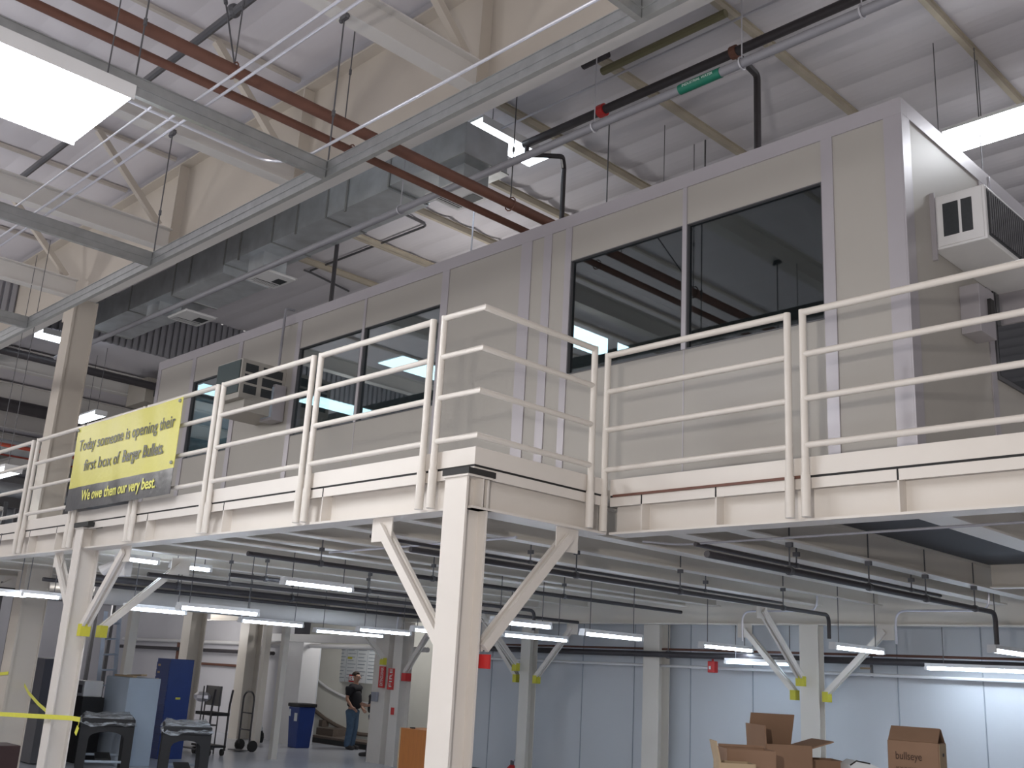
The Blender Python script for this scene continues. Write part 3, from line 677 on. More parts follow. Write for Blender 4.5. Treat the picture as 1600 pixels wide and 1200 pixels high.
# rust red pipes
def ring(x, y, z, r): return MB().tube([(x+r*math.cos(t), y, z+r*math.sin(t)) for t in [i*math.pi/6 for i in range(13)]], .008, 6)
cond('thicker upper rust red pipe crossing from upper left to the office', [(-8.28, -4, 7.3), (-8.28, 9.6, 7.3)], .062, rust, 'rust_pipe', 'pipe', 'rust red pipes', n=14,
     extra=[('pipe_hanger', ring(-8.28, 7.75, 7.3, .085), rust), ('pipe_hanger', ring(-8.28, 4.05, 7.3, .085), rust)])
cond('thinner lower rust red pipe beside the thicker one', [(-8.66, -4, 7.28), (-8.66, 9.6, 7.28)], .045, rust, 'rust_pipe', 'pipe', 'rust red pipes', n=14,
     extra=[('pipe_hanger', ring(-8.66, 5.7, 7.28, .065), rust)])
for lab, x, y, z1 in (('dark rod holding the end of the rust red pipe', -8.28, 7.75, 9.45), ('dark rod holding the middle of the rust red pipes', -8.45, 5.45, 9.5), ('dark rod near the top left pipe clamp', -8.28, 4.05, 9.5)):
    rod(lab, x, y, 7.36, z1, .007)
thing('sway_brace', 'slanting dark brace rod from the rust pipe clamp to the roof', 'rod', [('rod', MB().tube([(-8.28, 4.05, 7.36), (-9.5, 4.3, 9.3)], .009, 6), greyd), ('turnbuckle', MB().tube([(-8.95, 4.187, 8.43), (-9.05, 4.207, 8.59)], .022, 6), greyd)], 'hanger rods')
cond('dark pipe slanting behind the blown out light', [(-15.66, 4.5, 8.7), (-7.4, 4.5, 8.7)], .045, greyd, 'dark_pipe', 'pipe', extra=[('clamp', MB().sph((-9.4, 4.5, 8.72), .08), greyd)])

# pipes over the office
z = 9.0
P1 = cond('thick black sprinkler pipe running above the office roof', [(-9.4, 9.0, z), (-2, 9.0, z)], .058, blackp, 'sprinkler_pipe', 'pipe', n=14,
          extra=[('red_coupling', MB().tube([(-8.04, 9.0, z), (-7.94, 9.0, z)], .085, 12), redm, {'label': 'bright red pipe coupling'}), ('red_coupling', MB().tube([(-6.02, 9.0, z), (-5.94, 9.0, z)], .08, 12), rust)])
gy, gz = 7.65, 7.78
GP = cond('long grey pipe with a green label running beneath the sprinkler pipe', [(-21.8, gy, gz), (-1.9, gy, gz)], .047, greyp, 'grey_pipe', 'pipe', n=14,
          extra=[('pipe_label', MB().tube([(-5.74, gy, gz), (-5.24, gy, gz)], .053, 14), green, {'smooth': True, 'label': 'green pipe marker'})]+
          [('clevis_hanger', MB().tube([(x+0, gy+.062*math.cos(t), gz+.062*math.sin(t)) for t in [i*math.pi/6 for i in range(13)]], .009, 6), silver) for x in (-10.3, -6.9, -5.0, -3.75)])
text_mesh('label_lettering', 'INDUSTRIAL WATER', whitepr, (-5.68, gy-.0545, gz-.016), (1, 0, 0), (0, 0, 1), .042, GP, width=.37, thick=.0005)
for i, (x, lab) in enumerate(((-6.9, 'thin rod holding the grey pipe beneath the red coupling'), (-5.0, 'thin rod holding the grey pipe beside its green label'), (-10.3, 'thin rod holding the grey pipe by the duct'), (-3.75, 'thin rod holding the grey pipe at the right'))):
    rod(lab, x, gy, gz+.05, 9.5, .007, silver, knot=False)
def drop(lab, top, bot, r, z1, mat=blackp):
    return lab
a = at(805, 245, Y=9.0); 
cond('black drop pipe with an offset elbow left of the hanging rods', [(-9.35, 9.0, 9.0), (-9.35, 9.0, 8.83), (-9.0, 9.35, 8.83), (-9.2, 9.6, 8.83), (-9.2, 9.6, 6.8)], .035, blackp, 'drop_pipe', 'pipe', fil=.05)
a = at(1183, 118, Y=9.5)
cond('black drop pipe entering the office roof right of the green label', [(-5.98, 9.0, 9.0), (a.x, 9.5, 8.95), (a.x, 9.5, 6.8)], .042, blackp, 'drop_pipe', 'pipe', fil=.06)
a = at(930, 110, Z=9.2); b = at(1145, 35, Z=9.2)
cond('olive pipe hung close under the roof at upper right', [(a.x, (a.y+b.y)/2, 9.25), (b.x, (a.y+b.y)/2, 9.25)], .05, olive, 'olive_pipe', 'pipe', extra=[('end_cap', MB().tube([(a.x-.1, (a.y+b.y)/2-.25, 9.25), (a.x+.3, (a.y+b.y)/2-.25, 9.25)], .05, 10), blackp)])
cond('thin bright conduit crossing above the sprinkler pipe', [(-10, 8.75, 9.22), (-2, 8.75, 9.22)], .015)
for i, (px, py0, py1, Y_, lab, rr) in enumerate(((955, 105, 305, 9.9, 'long dark rod dropping behind the office roof edge', .009), (1040, 130, 275, 10.5, 'faint thin rod right of the long dark rod', .005), (1102, 215, 248, 11.2, 'short dark rod stub above the office roof', .012), (1085, 200, 262, 11.2, 'thin rod beside the short stub', .006),
                                            (1455, 20, 190, 11.0, 'thin rod right of the office corner, left one', .006), (1523, 95, 175, 11.4, 'thin rod right of the office corner, right one', .007), (741, 325, 400, 9.2, 'pale rod below the square ceiling diffuser', .012))):
    A = at(px, py0, Y=Y_); B = at(px, py1, Y=Y_)
    thing('hanger_rod', lab, 'rod', [('rod', MB().tube([(A.x, Y_, 6.78), (A.x, Y_, 9.5 if i != 6 else A.z)], rr, 6), silver if i == 6 else greyd)], 'hanger rods')
cond('black vertical pipe in front of the duct near the switch box', [at(527, 380, Y=8.6), Vector((at(527, 380, Y=8.6).x, 8.6, 6.8))], .035, blackp, 'drop_pipe', 'pipe', fil=0)
cond('grey bent conduit on the roof lining beside the duct', [at(545, 455, Z=9.55), at(486, 426, Z=9.55), at(475, 422, Z=9.55)], .022, greyd, 'bent_conduit', 'conduit')
cond('dark bent conduit right of the duct elbow', [at(622, 330, Z=9.55), at(668, 352, Z=9.55), at(485, 423, Z=9.55)], .022, greyd, 'bent_conduit', 'conduit')

# ---- duct
DY0, DY1 = 7.75, 8.6
def dk(px, py, Y=DY0): return at(px, py, Y=Y)
parts = [('plenum_box', MB().box(-9.95, -9.27, 7.82, 8.58, 8.34, 8.80), ductm, {'bevel': .004, 'sub': [('standing_seam', MB().box(-9.96, -9.25, 7.80, 8.60, 8.325, 8.34), galv)]})]
segs = [(-9.95, -10.9, 8.40, 8.86), (-10.9, -12.4, 8.36, 8.84), (-12.4, -13.9, 8.36, 8.84), (-13.9, -15.4, 8.36, 8.84), (-15.4, -17.2, 8.20, 8.84), (-17.2, -19.0, 8.30, 8.80), (-19.0, -20.8, 8.30, 8.80)]
for i, (b_, a_, z0_, z1_) in enumerate(segs):
    y1_ = 8.58 if i < 4 else 8.75
    parts.append(('duct_section', MB().box(a_+.004, b_-.004, 7.86, y1_, z0_, z1_), ductm, {'sub': [('joint_flange', MB().box(a_-.018, a_+.018, 7.845, y1_+.015, z0_-.015, z1_+.01), galv)]}))
for (X0_, X1_) in ((-9.95, -9.45), (-14.78, -14.32), (-18.45, -17.95)):
    parts.append(('branch_boot', MB().box(X0_, X1_, 7.98, 8.42, 8.04, 8.36), ductm))
for xs_ in (-11.9, -13.2, -14.9, -16.6):
    parts.append(('duct_strap', MB().box(xs_-.02, xs_+.02, 7.84, 7.858, 8.3, 9.5), galv))
thing('sheet_metal_duct', 'galvanised rectangular duct hanging between the girder and the office', 'duct', parts)
for i, (X0_, X1_, Y0_, Y1_) in enumerate(((-10.08, -9.34, 7.90, 8.47), (-14.88, -14.24, 8.03, 8.57), (-18.55, -17.85, 8.0, 8.57))):
    lab = ('square white ceiling diffuser below the duct end', 'square white ceiling diffuser below the middle of the duct', 'square white ceiling diffuser at the far end of the duct')[i]
    if i == 2:
        c_ = at(300, 497, Z=8.02); X0_, X1_, Y0_, Y1_ = c_.x-.36, c_.x+.36, c_.y-.3, c_.y+.3
    W_, D_ = X1_-X0_, Y1_-Y0_
    pl = MB().box(X0_, X1_, Y0_, Y1_, 8.005, 8.03)
    lv = [('louvre', MB().box(X0_+.07*W_, X0_+.32*W_, Y0_+.1*D_, Y1_-.1*D_, 8.0, 8.005), darkm), ('louvre', MB().box(X0_+.4*W_, X1_-.25*W_, Y1_-.42*D_, Y1_-.1*D_, 8.0, 8.005), darkm)]
    for k in range(4): lv.append(('louvre_blade', MB().box(X0_+(.09+.06*k)*W_, X0_+(.11+.06*k)*W_, Y0_+.1*D_, Y1_-.1*D_, 7.995, 8.0), whitem))
    thing('air_diffuser', lab, 'air vent', [('face_plate', pl, whitem, {'sub': lv}), ('frame_rim', MB().box(X0_-.02, X1_+.02, Y0_-.02, Y1_+.02, 8.03, 8.038), whitem)], 'ceiling air diffusers')

# ---- pipes under the deck
def upipe(lab, pts, r, mat=blackp, hang=()):
    ex = [('clamp', MB().tube([(h[0], h[1], h[2]), (h[0], h[1], 3.42)], .007, 6).tube([(h[0], h[1]-.02, h[2]), (h[0], h[1]+.02, h[2])], r*1.35, 10).box(h[0]-.03, h[0]+.03, h[1]-.015, h[1]+.015, 3.10, 3.14), greyd) for h in hang]
    return cond(lab, pts, r, mat, 'under_deck_pipe', 'pipe', 'pipes under the mezzanine deck', fil=.1, n=10, extra=ex)
z = 2.9
a = at(1118, 865, Z=z); b = at(1543, 957, Z=z)
xm = (a.x+b.x)/2
upipe('black pipe with end cap running back and turning down at right', [(xm, a.y, z), (xm, b.y, z), (xm, b.y, 2.55)], .028, hang=[(xm, a.y+k, z) for k in (1.2, 2.6, 3.8, 5)])
a = at(767, 878, Z=z); b = at(1150, 938, Z=z); xm = (a.x+b.x)/2
upipe('black pipe running back just right of the corner column', [(xm, 5.6, z), (xm, 12.6, z), (xm, 12.6, 2.6)], .025, hang=[(xm, k, z) for k in (7.7, 9.4, 11.5)])
upipe('thin black pipe close to the inner corner', [(-5.0, 6.95, 3.02), (-5.0, 11.5, 3.02)], .018, hang=[(-5.0, 8.5, 3.02), (-5.0, 10.8, 3.02)])
upipe('second thin black pipe above the corner pipe', [(-7.4, 5.5, 3.02), (-7.4, 12.2, 3.02)], .015, hang=[(-7.4, 7.5, 3.02), (-7.4, 10.5, 3.02)])
upipe('black pipe left of the corner column turning down near the alarm box', [(-11.5, 6.5, 2.9), (-11.5, 11.8, 2.9), (-11.5, 11.8, 2.6)], .026, hang=[(-11.5, k, 2.9) for k in (7, 8.6, 10.4)])
upipe('dark pipe over the highest strip light', [(-9.6, 5.6, 2.97), (-9.6, 13, 2.97)], .026, hang=[(-9.6, k, 2.97) for k in (6.5, 8.1, 10.4)])
upipe('dark pipe below the highest strip light', [(-12.2, 5.8, 2.85), (-12.2, 13.6, 2.85)], .026, hang=[(-12.2, k, 2.85) for k in (6.9, 9.1, 11.0)])
upipe('thick black pipe starting behind the tape column', [(-14.75, 6.0, 2.92), (-14.75, 13.5, 2.92)], .045, hang=[(-14.75, k, 2.92) for k in (7.5, 9.5)])
upipe('dark pipe farther left over the tables', [(-16.0, 6.0, 2.9), (-16.0, 13.7, 2.9)], .03)
upipe('dark pipe over the ladder', [(-18.9, 6.2, 2.85), (-18.9, 13.7, 2.85)], .03)
upipe('white round duct under the deck at left', [(-17.5, 7.5, 2.85), (-17.5, 13.9, 2.85)], .17, beamw)
upipe('thin bright conduit crossing under the joists toward the corner column', [(-9.6, 6.6, 3.1), (-6.6, 6.5, 3.1)], .012, silver)
upipe('thin bright conduit run below the right edge beam', [(-5.5, 6.9, 3.06), (-5.2, 7.0, 3.03), (-1, 7.0, 3.06)], .010, greyp)
upipe('black pipe along the blue grey wall at head height', [(-17, 14.55, 2.40), (4, 14.55, 2.40)], .05, hang=[(-11, 14.55, 2.40), (-4.6, 14.55, 2.40)])
upipe('thin white pipe along the blue grey wall below the black one', [(-17.3, 14.85, 2.22), (4, 14.85, 2.22)], .025, whitem)
upipe('thin red pipe along the blue grey wall above the black one', [(-17, 14.9, 2.50), (4, 14.9, 2.50)], .018, rust)
upipe('white pipe along the far left wall', [(-33, 15.2, 2.35), (-18, 15.2, 2.35)], .055, whitem)
upipe('black pipe along the far left wall', [(-33, 15.1, 2.12), (-24, 15.1, 2.12)], .05)
upipe('brown pipe low on the far left wall', [(-29, 15.25, 1.75), (-25, 15.25, 1.75)], .035, rust)
upipe('upright brown pipe at the far left wall', [(-29.3, 15.2, .4), (-29.3, 15.2, 2.3)], .05, rust)
upipe('second upright brown pipe at the far left wall', [(-28.4, 15.2, .9), (-28.4, 15.2, 2.3)], .04, rust)
# curved conduits to lamps
for lab, px in (('hooked conduit feeding the strip light beside the elbowed pipe', 620), ('hooked conduit feeding the strip light left of the three pad column', 1160), ('hooked conduit feeding the strip light right of the three pad column', 1400)):
    a = at(px, 985, Y=13.2); cond(lab, [(a.x+1.2, 13.2, 3.42), (a.x+1.2, 13.2, 3.0), (a.x, 13.2, 3.0), (a.x, 13.2, 2.58)], .014, silver, 'lamp_conduit', 'conduit', 'hooked lamp conduits', fil=.15)
a = at(1112, 1041, Y=14.64)
thing('fire_alarm', 'red fire alarm horn hung before the blue grey wall', 'alarm', [('case', MB().box(a.x-.07, a.x+.07, 14.62, 14.72, a.z-.1, a.z+.08), redm, {'bevel': .01}), ('hook', MB().tube([(a.x, 14.67, a.z+.07), (a.x, 14.67, a.z+.17), (a.x, 14.60, 2.40)], .02, 6), redm), ('plate', MB().box(a.x-.04, a.x, 14.61, 14.62, a.z-.05, a.z), whitem)])
a = at(1362, 1045, Y=14.9)
thing('wall_valve', 'dark valve with lever on the blue grey wall', 'valve', [('stem', MB().tube([(a.x, 14.9, a.z-.12), (a.x, 14.9, a.z+.18)], .022, 8), greyd), ('lever', MB().box(a.x-.17, a.x, 14.88, 14.9, a.z-.01, a.z+.015), cardl)])
a = at(150, 890, Y=5.6)
thing('emergency_light', 'white twin head emergency lamp on the tape column', 'light', [('case', MB().box(-12.52, -12.2, 5.5, 5.6, 2.8, 2.98), whitem, {'bevel': .01}), ('lamp_head', MB().tube([(-12.5, 5.5, 2.96), (-12.6, 5.4, 2.86)], [.03, .07], 10), whitem), ('lamp_head', MB().tube([(-12.25, 5.5, 2.98), (-12.15, 5.4, 3.0)], [.03, .07], 10), whitem)])

# ---- tape
def tape_run(lab, pts, w=.05):
    mb = MB()
    for p, q in zip(pts, pts[1:]): mb.bar(p, q, .004, w)
    return thing('barrier_tape', lab, 'tape', [('t', mb, tape)], 'yellow barrier tape')
c1 = at(0, 1122, Y=4.9); c2 = at(122, 1124, Y=5.08)
tz = c2.z
tape_run('taut yellow barrier tape reaching the tape column from the left edge', [(c1.x-1, 4.95, c1.z), (c2.x-.2, 5.085, tz), (c2.x+.03, 5.088, tz)])
tape_run('loose end of yellow tape knotted on the tape column', [(c2.x+.05, 5.07, tz), (c2.x+.1, 5.05, tz-.07), (c2.x+.06, 5.05, tz-.15)], .06)
g1, g2 = at(38, 1055, t=17.3), at(38, 1070, t=17.3)
tape_run('yellow tape wrapped around the tall hall column', [(X0-.2, Yc-.03, g1.z), (X0+.2, Yc-.03, g1.z+.03), (X0+.2, Yc-.03, g2.z)], .05)
s0 = at(38, 1070, t=17.0); s1 = at(60, 1100, t=15.5); s2 = at(85, 1122, t=14.2)
tape_run('sagging yellow tape between the hall column and the tape column', [s0, at(45, 1083, t=16.3), s1, s2], .05)

# ================================================================ THINGS ON THE FLOOR
# tables wrapped in film
def table(lab, cx_, cy_, ang, L=1.5, Wd=.78, H=.88):
    u = Vector((math.cos(ang), math.sin(ang), 0)); v = Vector((-u.y, u.x, 0)); c = Vector((cx_, cy_, 0))
    P = lambda a, b, z: c+u*a+v*b+Vector((0, 0, z))
    top = MB().obox(P(0, 0, H-.06), u*L/2, v*Wd/2, (0, 0, .06)); parts = [('table_top', top, blackpl, {'bevel': .015})]
    for s_ in (-1, 1):
        # end frame with an arch: two legs and spandrel
        pts = [(-Wd/2, 0), (-Wd/2+.13, 0), (-Wd/2+.14, H-.3)]
        for k in range(7):
            t = math.pi*(1-k/6); pts.append((math.cos(t)*(Wd/2-.14), H-.3+math.sin(t)*.1))
        pts += [(Wd/2-.14, H-.3), (Wd/2-.13, 0), (Wd/2, 0), (Wd/2, H-.12), (-Wd/2, H-.12)]
        parts.append(('leg_frame', MB().prism([P(s_*(L/2-.02)-(.1 if s_ > 0 else 0), b, z) for b, z in pts], u*.1), blackpl))
        parts.append(('foot_rail', MB().tube([P(s_*(L/2-.05), -Wd/2+.08, .22), P(s_*(L/2-.05), Wd/2-.08, .22)], .02, 8), lightblue))
    parts.append(('shelf', MB().obox(P(0, 0, .25), u*(L/2-.1), v*.12, (0, 0, .012)), blackpl))
    fm = MB(); n, m = 16, 10; b0 = 0
    for j in range(m+1):
        for i in range(n+1):
            a = (i/n-.5)*(L+.06); b = (j/m-.5)*(Wd+.06); ed = i in (0, n) or j in (0, m)
            fm.v.append(P(a, b, H+.02+.02*math.sin(i*.9+j*.7)+random.uniform(0, .03)-(.13+.025*math.sin(i*1.3+j) if ed else 0)))
    for j in range(m):
        for i in range(n): a = j*(n+1)+i; fm.f.append((a, a+1, a+n+2, a+n+1))
    parts.append(('plastic_film', fm, film, {'smooth': True, 'label': 'crumpled clear plastic film'}))
    return thing('work_table', lab, 'table', parts, 'black tables under clear film')
d = at(170, 1124, Z=.87); e = at(294, 1137, Z=.87)
table('black plastic work table under clear film, left one beside the tape column', d.x-.62, d.y+.27, math.radians(157), 1.4, .82)
table('black plastic work table under clear film, right one', e.x-.60, e.y+.30, math.radians(154), 1.3, .72)
h = at(232, 1112, Z=.85)
table('black plastic work table under clear film, rear one between the other two', h.x-.9, h.y+.40, math.radians(155), 1.1, .7, .86)

# blue drawer cabinet, grey bench, ladder, etc. stand by depth along the view
def footprint(px, t): p = at(px, 1100, t=t); return Vector((p.x, p.y, 0))
RG = Vector((RT.x, RT.y, 0)).normalized(); BK = Vector((FW.x, FW.y, 0)).normalized()
def fbox(c, w, d, z0, z1): # axis-aligned to the view of the place is avoided: use hall axes
    return MB().box(c.x-w/2, c.x+w/2, c.y-d/2, c.y+d/2, z0, z1)
c = footprint(266, 20.5)
parts = [('case', fbox(c, .55, .5, 0, 1.86), bluem, {'bevel': .006})]
for k in range(13):
    parts.append(('drawer', MB().box(c.x-.265, c.x+.265, c.y-.262, c.y-.25, .05+k*.135, .17+k*.135), bluem, {'sub': [('label_slot', MB().box(c.x-.2, c.x-.1, c.y-.266, c.y-.262, .09+k*.135, .13+k*.135), cardl)]}))
parts.append(('badge', MB().box(c.x+.275, c.x+.28, c.y-.05, c.y+.05, 1.1, 1.14), yell))
thing('drawer_cabinet', 'tall dark blue drawer cabinet behind the filmed tables', 'cabinet', parts)
c = footprint(203, 19)
thing('packing_crate', 'large pale blue grey crate with scraps on top left of the blue cabinet', 'crate', [('box', fbox(c, .95, .6, 0, 1.50), lightblue, {'bevel': .01}), ('scrap_lumber', MB().bar((c.x-.4, c.y-.15, 1.52), (c.x+.45, c.y-.2, 1.52), .08, .03).bar((c.x-.4, c.y+.1, 1.52), (c.x+.4, c.y, 1.55), .1, .03), cardl)])
c = footprint(165, 18.2)
mb = []
p0, p1 = at(146, 1150, t=19.4), at(166, 955, t=19.4); q0, q1 = at(174, 1150, t=19.7), at(188, 955, t=19.7)
p0.z = 0; q0.z = 0
lad = [('stile', MB().bar(p0, p1, .07, .03), alu), ('stile', MB().bar(q0, q1, .07, .03), alu)]
for k in range(9):
    t = (k+.7)/9.5; lad.append(('rung', MB().tube([p0.lerp(p1, t), q0.lerp(q1, t)], .018, 8), alu))
thing('ladder', 'aluminium ladder leaning behind the tape column', 'ladder', lad)
c = footprint(66, 18.5)
thing('storage_cabinet', 'black cabinet between the hall column and the tape column', 'cabinet', [('case', fbox(c, 1.15, .6, .98, 1.75), M('charcoal', (.035, .035, .05), .5), {'bevel': .006}), ('stand', fbox(c, 1.05, .5, 0.02, .98), greyd)])
c = footprint(136, 18.9)
thing('printer', 'small white machine on the crate right of the tape column', 'machine', [('case', fbox(c, .35, .35, 1.12, 1.40), whitem, {'bevel': .02}), ('dial_face', MB().box(c.x-.08, c.x+.1, c.y-.18, c.y-.175, 1.18, 1.32), greyd)])
thing('equipment_stand', 'dark stand carrying the small white machine', 'stand', [('s', fbox(c, .5, .4, 0, 1.115), blackpl)])
c = footprint(318, 22)
mb = MB(); 
for sx_ in (-1, 1):
    for sy_ in (-1, 1): mb.tube([(c.x+sx_*.3, c.y+sy_*.2, 0), (c.x+sx_*.3, c.y+sy_*.2, 1.35)], .015, 6)
thing('wire_rack', 'small metal rack with a crumpled foil tray beside the blue cabinet', 'rack', [('frame', mb, greyd), ('shelf', fbox(c, .62, .42, .55, .58), greyd), ('panel', MB().box(c.x-.32, c.x+.32, c.y+.2, c.y+.22, .95, 1.35), M('dull_panel', (.22, .21, .2), .6)), ('foil', MB().sph((c.x-.1, c.y, 1.12), .22, 9, 5, (1.2, .7, .5)), silver), ('leg_brace', fbox(c, .62, .42, .08, .11), greyd)])
c = footprint(345, 21.6)
mb = MB().tube([(c.x+.1, c.y-.25, .1), (c.x+.1, c.y-.25, .95), (c.x+.25, c.y-.3, 1.3)], .022, 8, fil=.1).tube([(c.x+.1, c.y+.15, .1), (c.x+.1, c.y+.15, .95), (c.x+.25, c.y+.1, 1.3)], .022, 8, fil=.1)
thing('service_cart', 'dark wheeled service cart with raised handle left of the broad column', 'cart', [('handle_frame', mb, blackp), ('top_shelf', MB().box(c.x-.55, c.x+.15, c.y-.25, c.y+.15, .78, .84), blackpl), ('bottom_shelf', MB().box(c.x-.55, c.x+.15, c.y-.25, c.y+.15, .16, .2), blackpl)]+[('wheel', MB().tube([(c.x+dx, c.y+dy-.02, .07), (c.x+dx, c.y+dy+.02, .07)], .07, 10), blackm) for dx in (-.5, .1) for dy in (-.2, .1)])
c = footprint(388, 23)
mb = MB().tube([(c.x-.22, c.y, .15), (c.x-.22, c.y, 1.15), (c.x-.1, c.y, 1.25), (c.x+.1, c.y, 1.25), (c.x+.22, c.y, 1.15), (c.x+.22, c.y, .15)], .02, 8, fil=.08)
thing('hand_truck', 'dark upright hand truck right of the broad column', 'hand truck', [('frame', mb, blackp), ('cross_bar', MB().tube([(c.x-.22, c.y, .8), (c.x+.22, c.y, .8)], .015, 6).tube([(c.x-.22, c.y, .45), (c.x+.22, c.y, .45)], .015, 6), blackp), ('toe_plate', MB().box(c.x-.22, c.x+.22, c.y-.25, c.y, .02, .035), greyd)]+[('wheel', MB().tube([(c.x+dx, c.y+.06, .12), (c.x+dx+.04, c.y+.06, .12)], .12, 12), blackm) for dx in (-.28, .24)])
# recycling bin
b = at(466, 1168, Z=0); w0, w1 = .185, .23
pr = lambda w, z: [(b.x-w, b.y-w, z), (b.x+w, b.y-w, z), (b.x+w, b.y+w, z), (b.x-w, b.y+w, z)]
bod = MB().hexa(pr(w0, 0)+pr(w1, .92))
thing('recycling_bin', 'dark blue plastic recycling bin with black rim beside the stairs', 'bin', [('body', bod, bluem, {'bevel': .02}), ('rim', MB().box(b.x-.25, b.x+.25, b.y-.25, b.y+.25, .92, 1.0), blackpl, {'bevel': .015}), ('label', MB().box(b.x+.03, b.x+.15, b.y-.225, b.y-.218, .6, .78), paper), ('label', MB().box(b.x-.2, b.x-.13, b.y-.228, b.y-.222, .7, .86), paper)])
c = at(404, 1160, Z=0)
thing('mop_bundle', 'small dark bundle on the floor between the slim posts', 'bundle', [('b', MB().sph((c.x, c.y, .12), .12, 9, 6, (1, 1, 1.6)), blackpl), ('cloth', MB().sph((c.x+.05, c.y-.05, .33), .09, 8, 5, (1, 1, .8)), paper)])
# wooden cabinet, extinguisher
c = at(660, 1199, t=16.5); tp = at(662, 1139, t=16.5)
thing('wooden_cabinet', 'orange brown wooden cabinet half hidden by the corner column', 'cabinet', [('case', MB().box(tp.x-.28, tp.x+.45, tp.y-.25, tp.y+.25, 0, tp.z), orange, {'bevel': .005}), ('hinge', MB().box(tp.x-.1, tp.x-.04, tp.y-.2, tp.y-.14, tp.z, tp.z+.02), blackm), ('edge_strip', MB().box(tp.x-.28, tp.x-.25, tp.y-.256, tp.y-.25, 0, tp.z), cardl)])
c = at(800, 1195, Y=14.6)
thing('fire_extinguisher', 'red fire extinguisher at the bottom edge beside the second column', 'extinguisher', [('tank', MB().tube([(c.x, 14.6, c.z-.45), (c.x, 14.6, c.z-.05), (c.x, 14.6, c.z)], [.09, .09, .04], 14), redm, {'smooth': True}), ('valve', MB().tube([(c.x, 14.6, c.z), (c.x, 14.6, c.z+.08)], .035, 8), greyd), ('lever', MB().box(c.x-.06, c.x+.06, 14.58, 14.62, c.z+.07, c.z+.1), silver), ('bracket', MB().box(c.x-.1, c.x+.1, 14.7, 15.03, c.z-.3, c.z-.2), greyd)])

c = at(8, 1190, t=10.5)
thing('dark_crate', 'dark red brown crate at the bottom left corner', 'crate', [('crate', MB().box(c.x-.45, c.x-.05, c.y-.2, c.y+.15, 0, at(8, 1166, t=10.5).z), M('dark_red_board', (.03, .012, .012), .6), {'bevel': .01}), ('lid', MB().box(c.x-.1, c.x+.2, c.y-.35, c.y-.21, 0, c.z-.02), cardl)])
# ---- cartons on a packing bench at lower right
bench_c = at(1300, 1195, t=8.6); BZ = .95
CU = {}
def carton(lab, px0, px1, py_top, t, z0, dep=.4, flaps=(), mat=cardb, extra=(), rot=0):
    A, B = at(px0, py_top, t=t), at(px1, py_top, t=t); c = (A+B)/2; wd = (B-A).length; zt = c.z
    a = math.atan2(RG.y, RG.x)+rot; u = Vector((math.cos(a), math.sin(a), 0)); v = Vector((-u.y, u.x, 0))
    P = lambda i, j, z: Vector((c.x, c.y, 0))+u*i+v*(j+dep/2)+Vector((0, 0, z))
    CU['u'], CU['v'], CU['P'], CU['w'], CU['zt'], CU['d'] = u, v, P, wd, zt, dep
    h = .006; mb = MB()
    mb.obox(P(0, -dep/2, (z0+zt)/2), u*wd/2, v*h, (0, 0, (zt-z0)/2)); mb.obox(P(0, dep/2, (z0+zt)/2), u*wd/2, v*h, (0, 0, (zt-z0)/2))
    mb.obox(P(-wd/2, 0, (z0+zt)/2), u*h, v*dep/2, (0, 0, (zt-z0)/2)); mb.obox(P(wd/2, 0, (z0+zt)/2), u*h, v*dep/2, (0, 0, (zt-z0)/2)); mb.obox(P(0, 0, z0+.006), u*wd/2, v*dep/2, (0, 0, .006))
    parts = [('box_body', mb, mat)]
    for f in flaps:
        side, ln, ang = f
        if side == 'front': o, e, ax = P(-wd/2, -dep/2, zt), P(wd/2, -dep/2, zt), -v
        if side == 'back': o, e, ax = P(-wd/2, dep/2, zt), P(wd/2, dep/2, zt), v
        if side == 'left': o, e, ax = P(-wd/2, -dep/2, zt), P(-wd/2, dep/2, zt), -u
        if side == 'right': o, e, ax = P(wd/2, -dep/2, zt), P(wd/2, dep/2, zt), u
        dr = (ax*math.cos(ang)+Vector((0, 0, 1))*math.sin(ang))*ln; n = (e-o).cross(dr).normalized()*.005
        parts.append(('flap', MB().hexa((o-n, e-n, e+dr-n, o+dr-n, o+n, e+n, e+dr+n, o+dr+n)), mat))
    return thing('carton', lab, 'box', parts+[ (q[0], q[1](P, wd, dep, zt, z0), q[2]) for q in extra], 'brown cartons at lower right')
zB = at(1300, 1235, t=8.6).z
carton('largest open brown carton with raised torn flaps', 1196, 1270, 1168, 8.4, zB, .42, [('front', .02, 1.6), ('back', .26, 1.9), ('right', .2, .3), ('left', .16, 1.5)], rot=.15)
carton('low open brown carton left of the largest one', 1137, 1212, 1172, 7.9, zB, .3, [('back', .02, 1.2)], rot=.05)
carton('low brown carton right of the largest one', 1268, 1316, 1188, 8.6, zB, .3, [])
carton('pale flattened carton at the bottom edge left', 1126, 1180, 1193, 7.6, zB, .25, [('left', .15, 1.35)], mat=cardl)
cb = carton('closed brown carton with printed side standing at far right', 1389, 1463, 1159, 8.4, zB, .3, [('front', .17, 2.45), ('back', .17, 2.5)], rot=-.55,
            extra=[('side_face', lambda P, wd, dep, zt, z0: MB().obox(P(wd/2+.008, 0, (zt+z0)/2), CU['u']*.002, CU['v']*dep*.48, (0, 0, (zt-z0)/2-.005)), cardl),
                   ('hand_hole', lambda P, wd, dep, zt, z0: MB().obox(P(wd/2+.011, 0, zt-.09), CU['u']*.002, CU['v']*.03, (0, 0, .012)), blackm)])
for body_, z_, w_, sz_, col_ in (('bullseye', .14, .20, .085, (.07, .04, .03)), ('xxxxxxxxx', .21, .28, .03, (.14, .08, .05))):
    text_mesh('printed_mark', body_, M('brown_print', col_, .8), CU['P'](-CU['w']*.36, -CU['d']/2-.012, CU['zt']-z_), CU['u'], (0, 0, 1), sz_, cb, width=w_, thick=.0005)
c = at(1350, 1197, t=8.35)
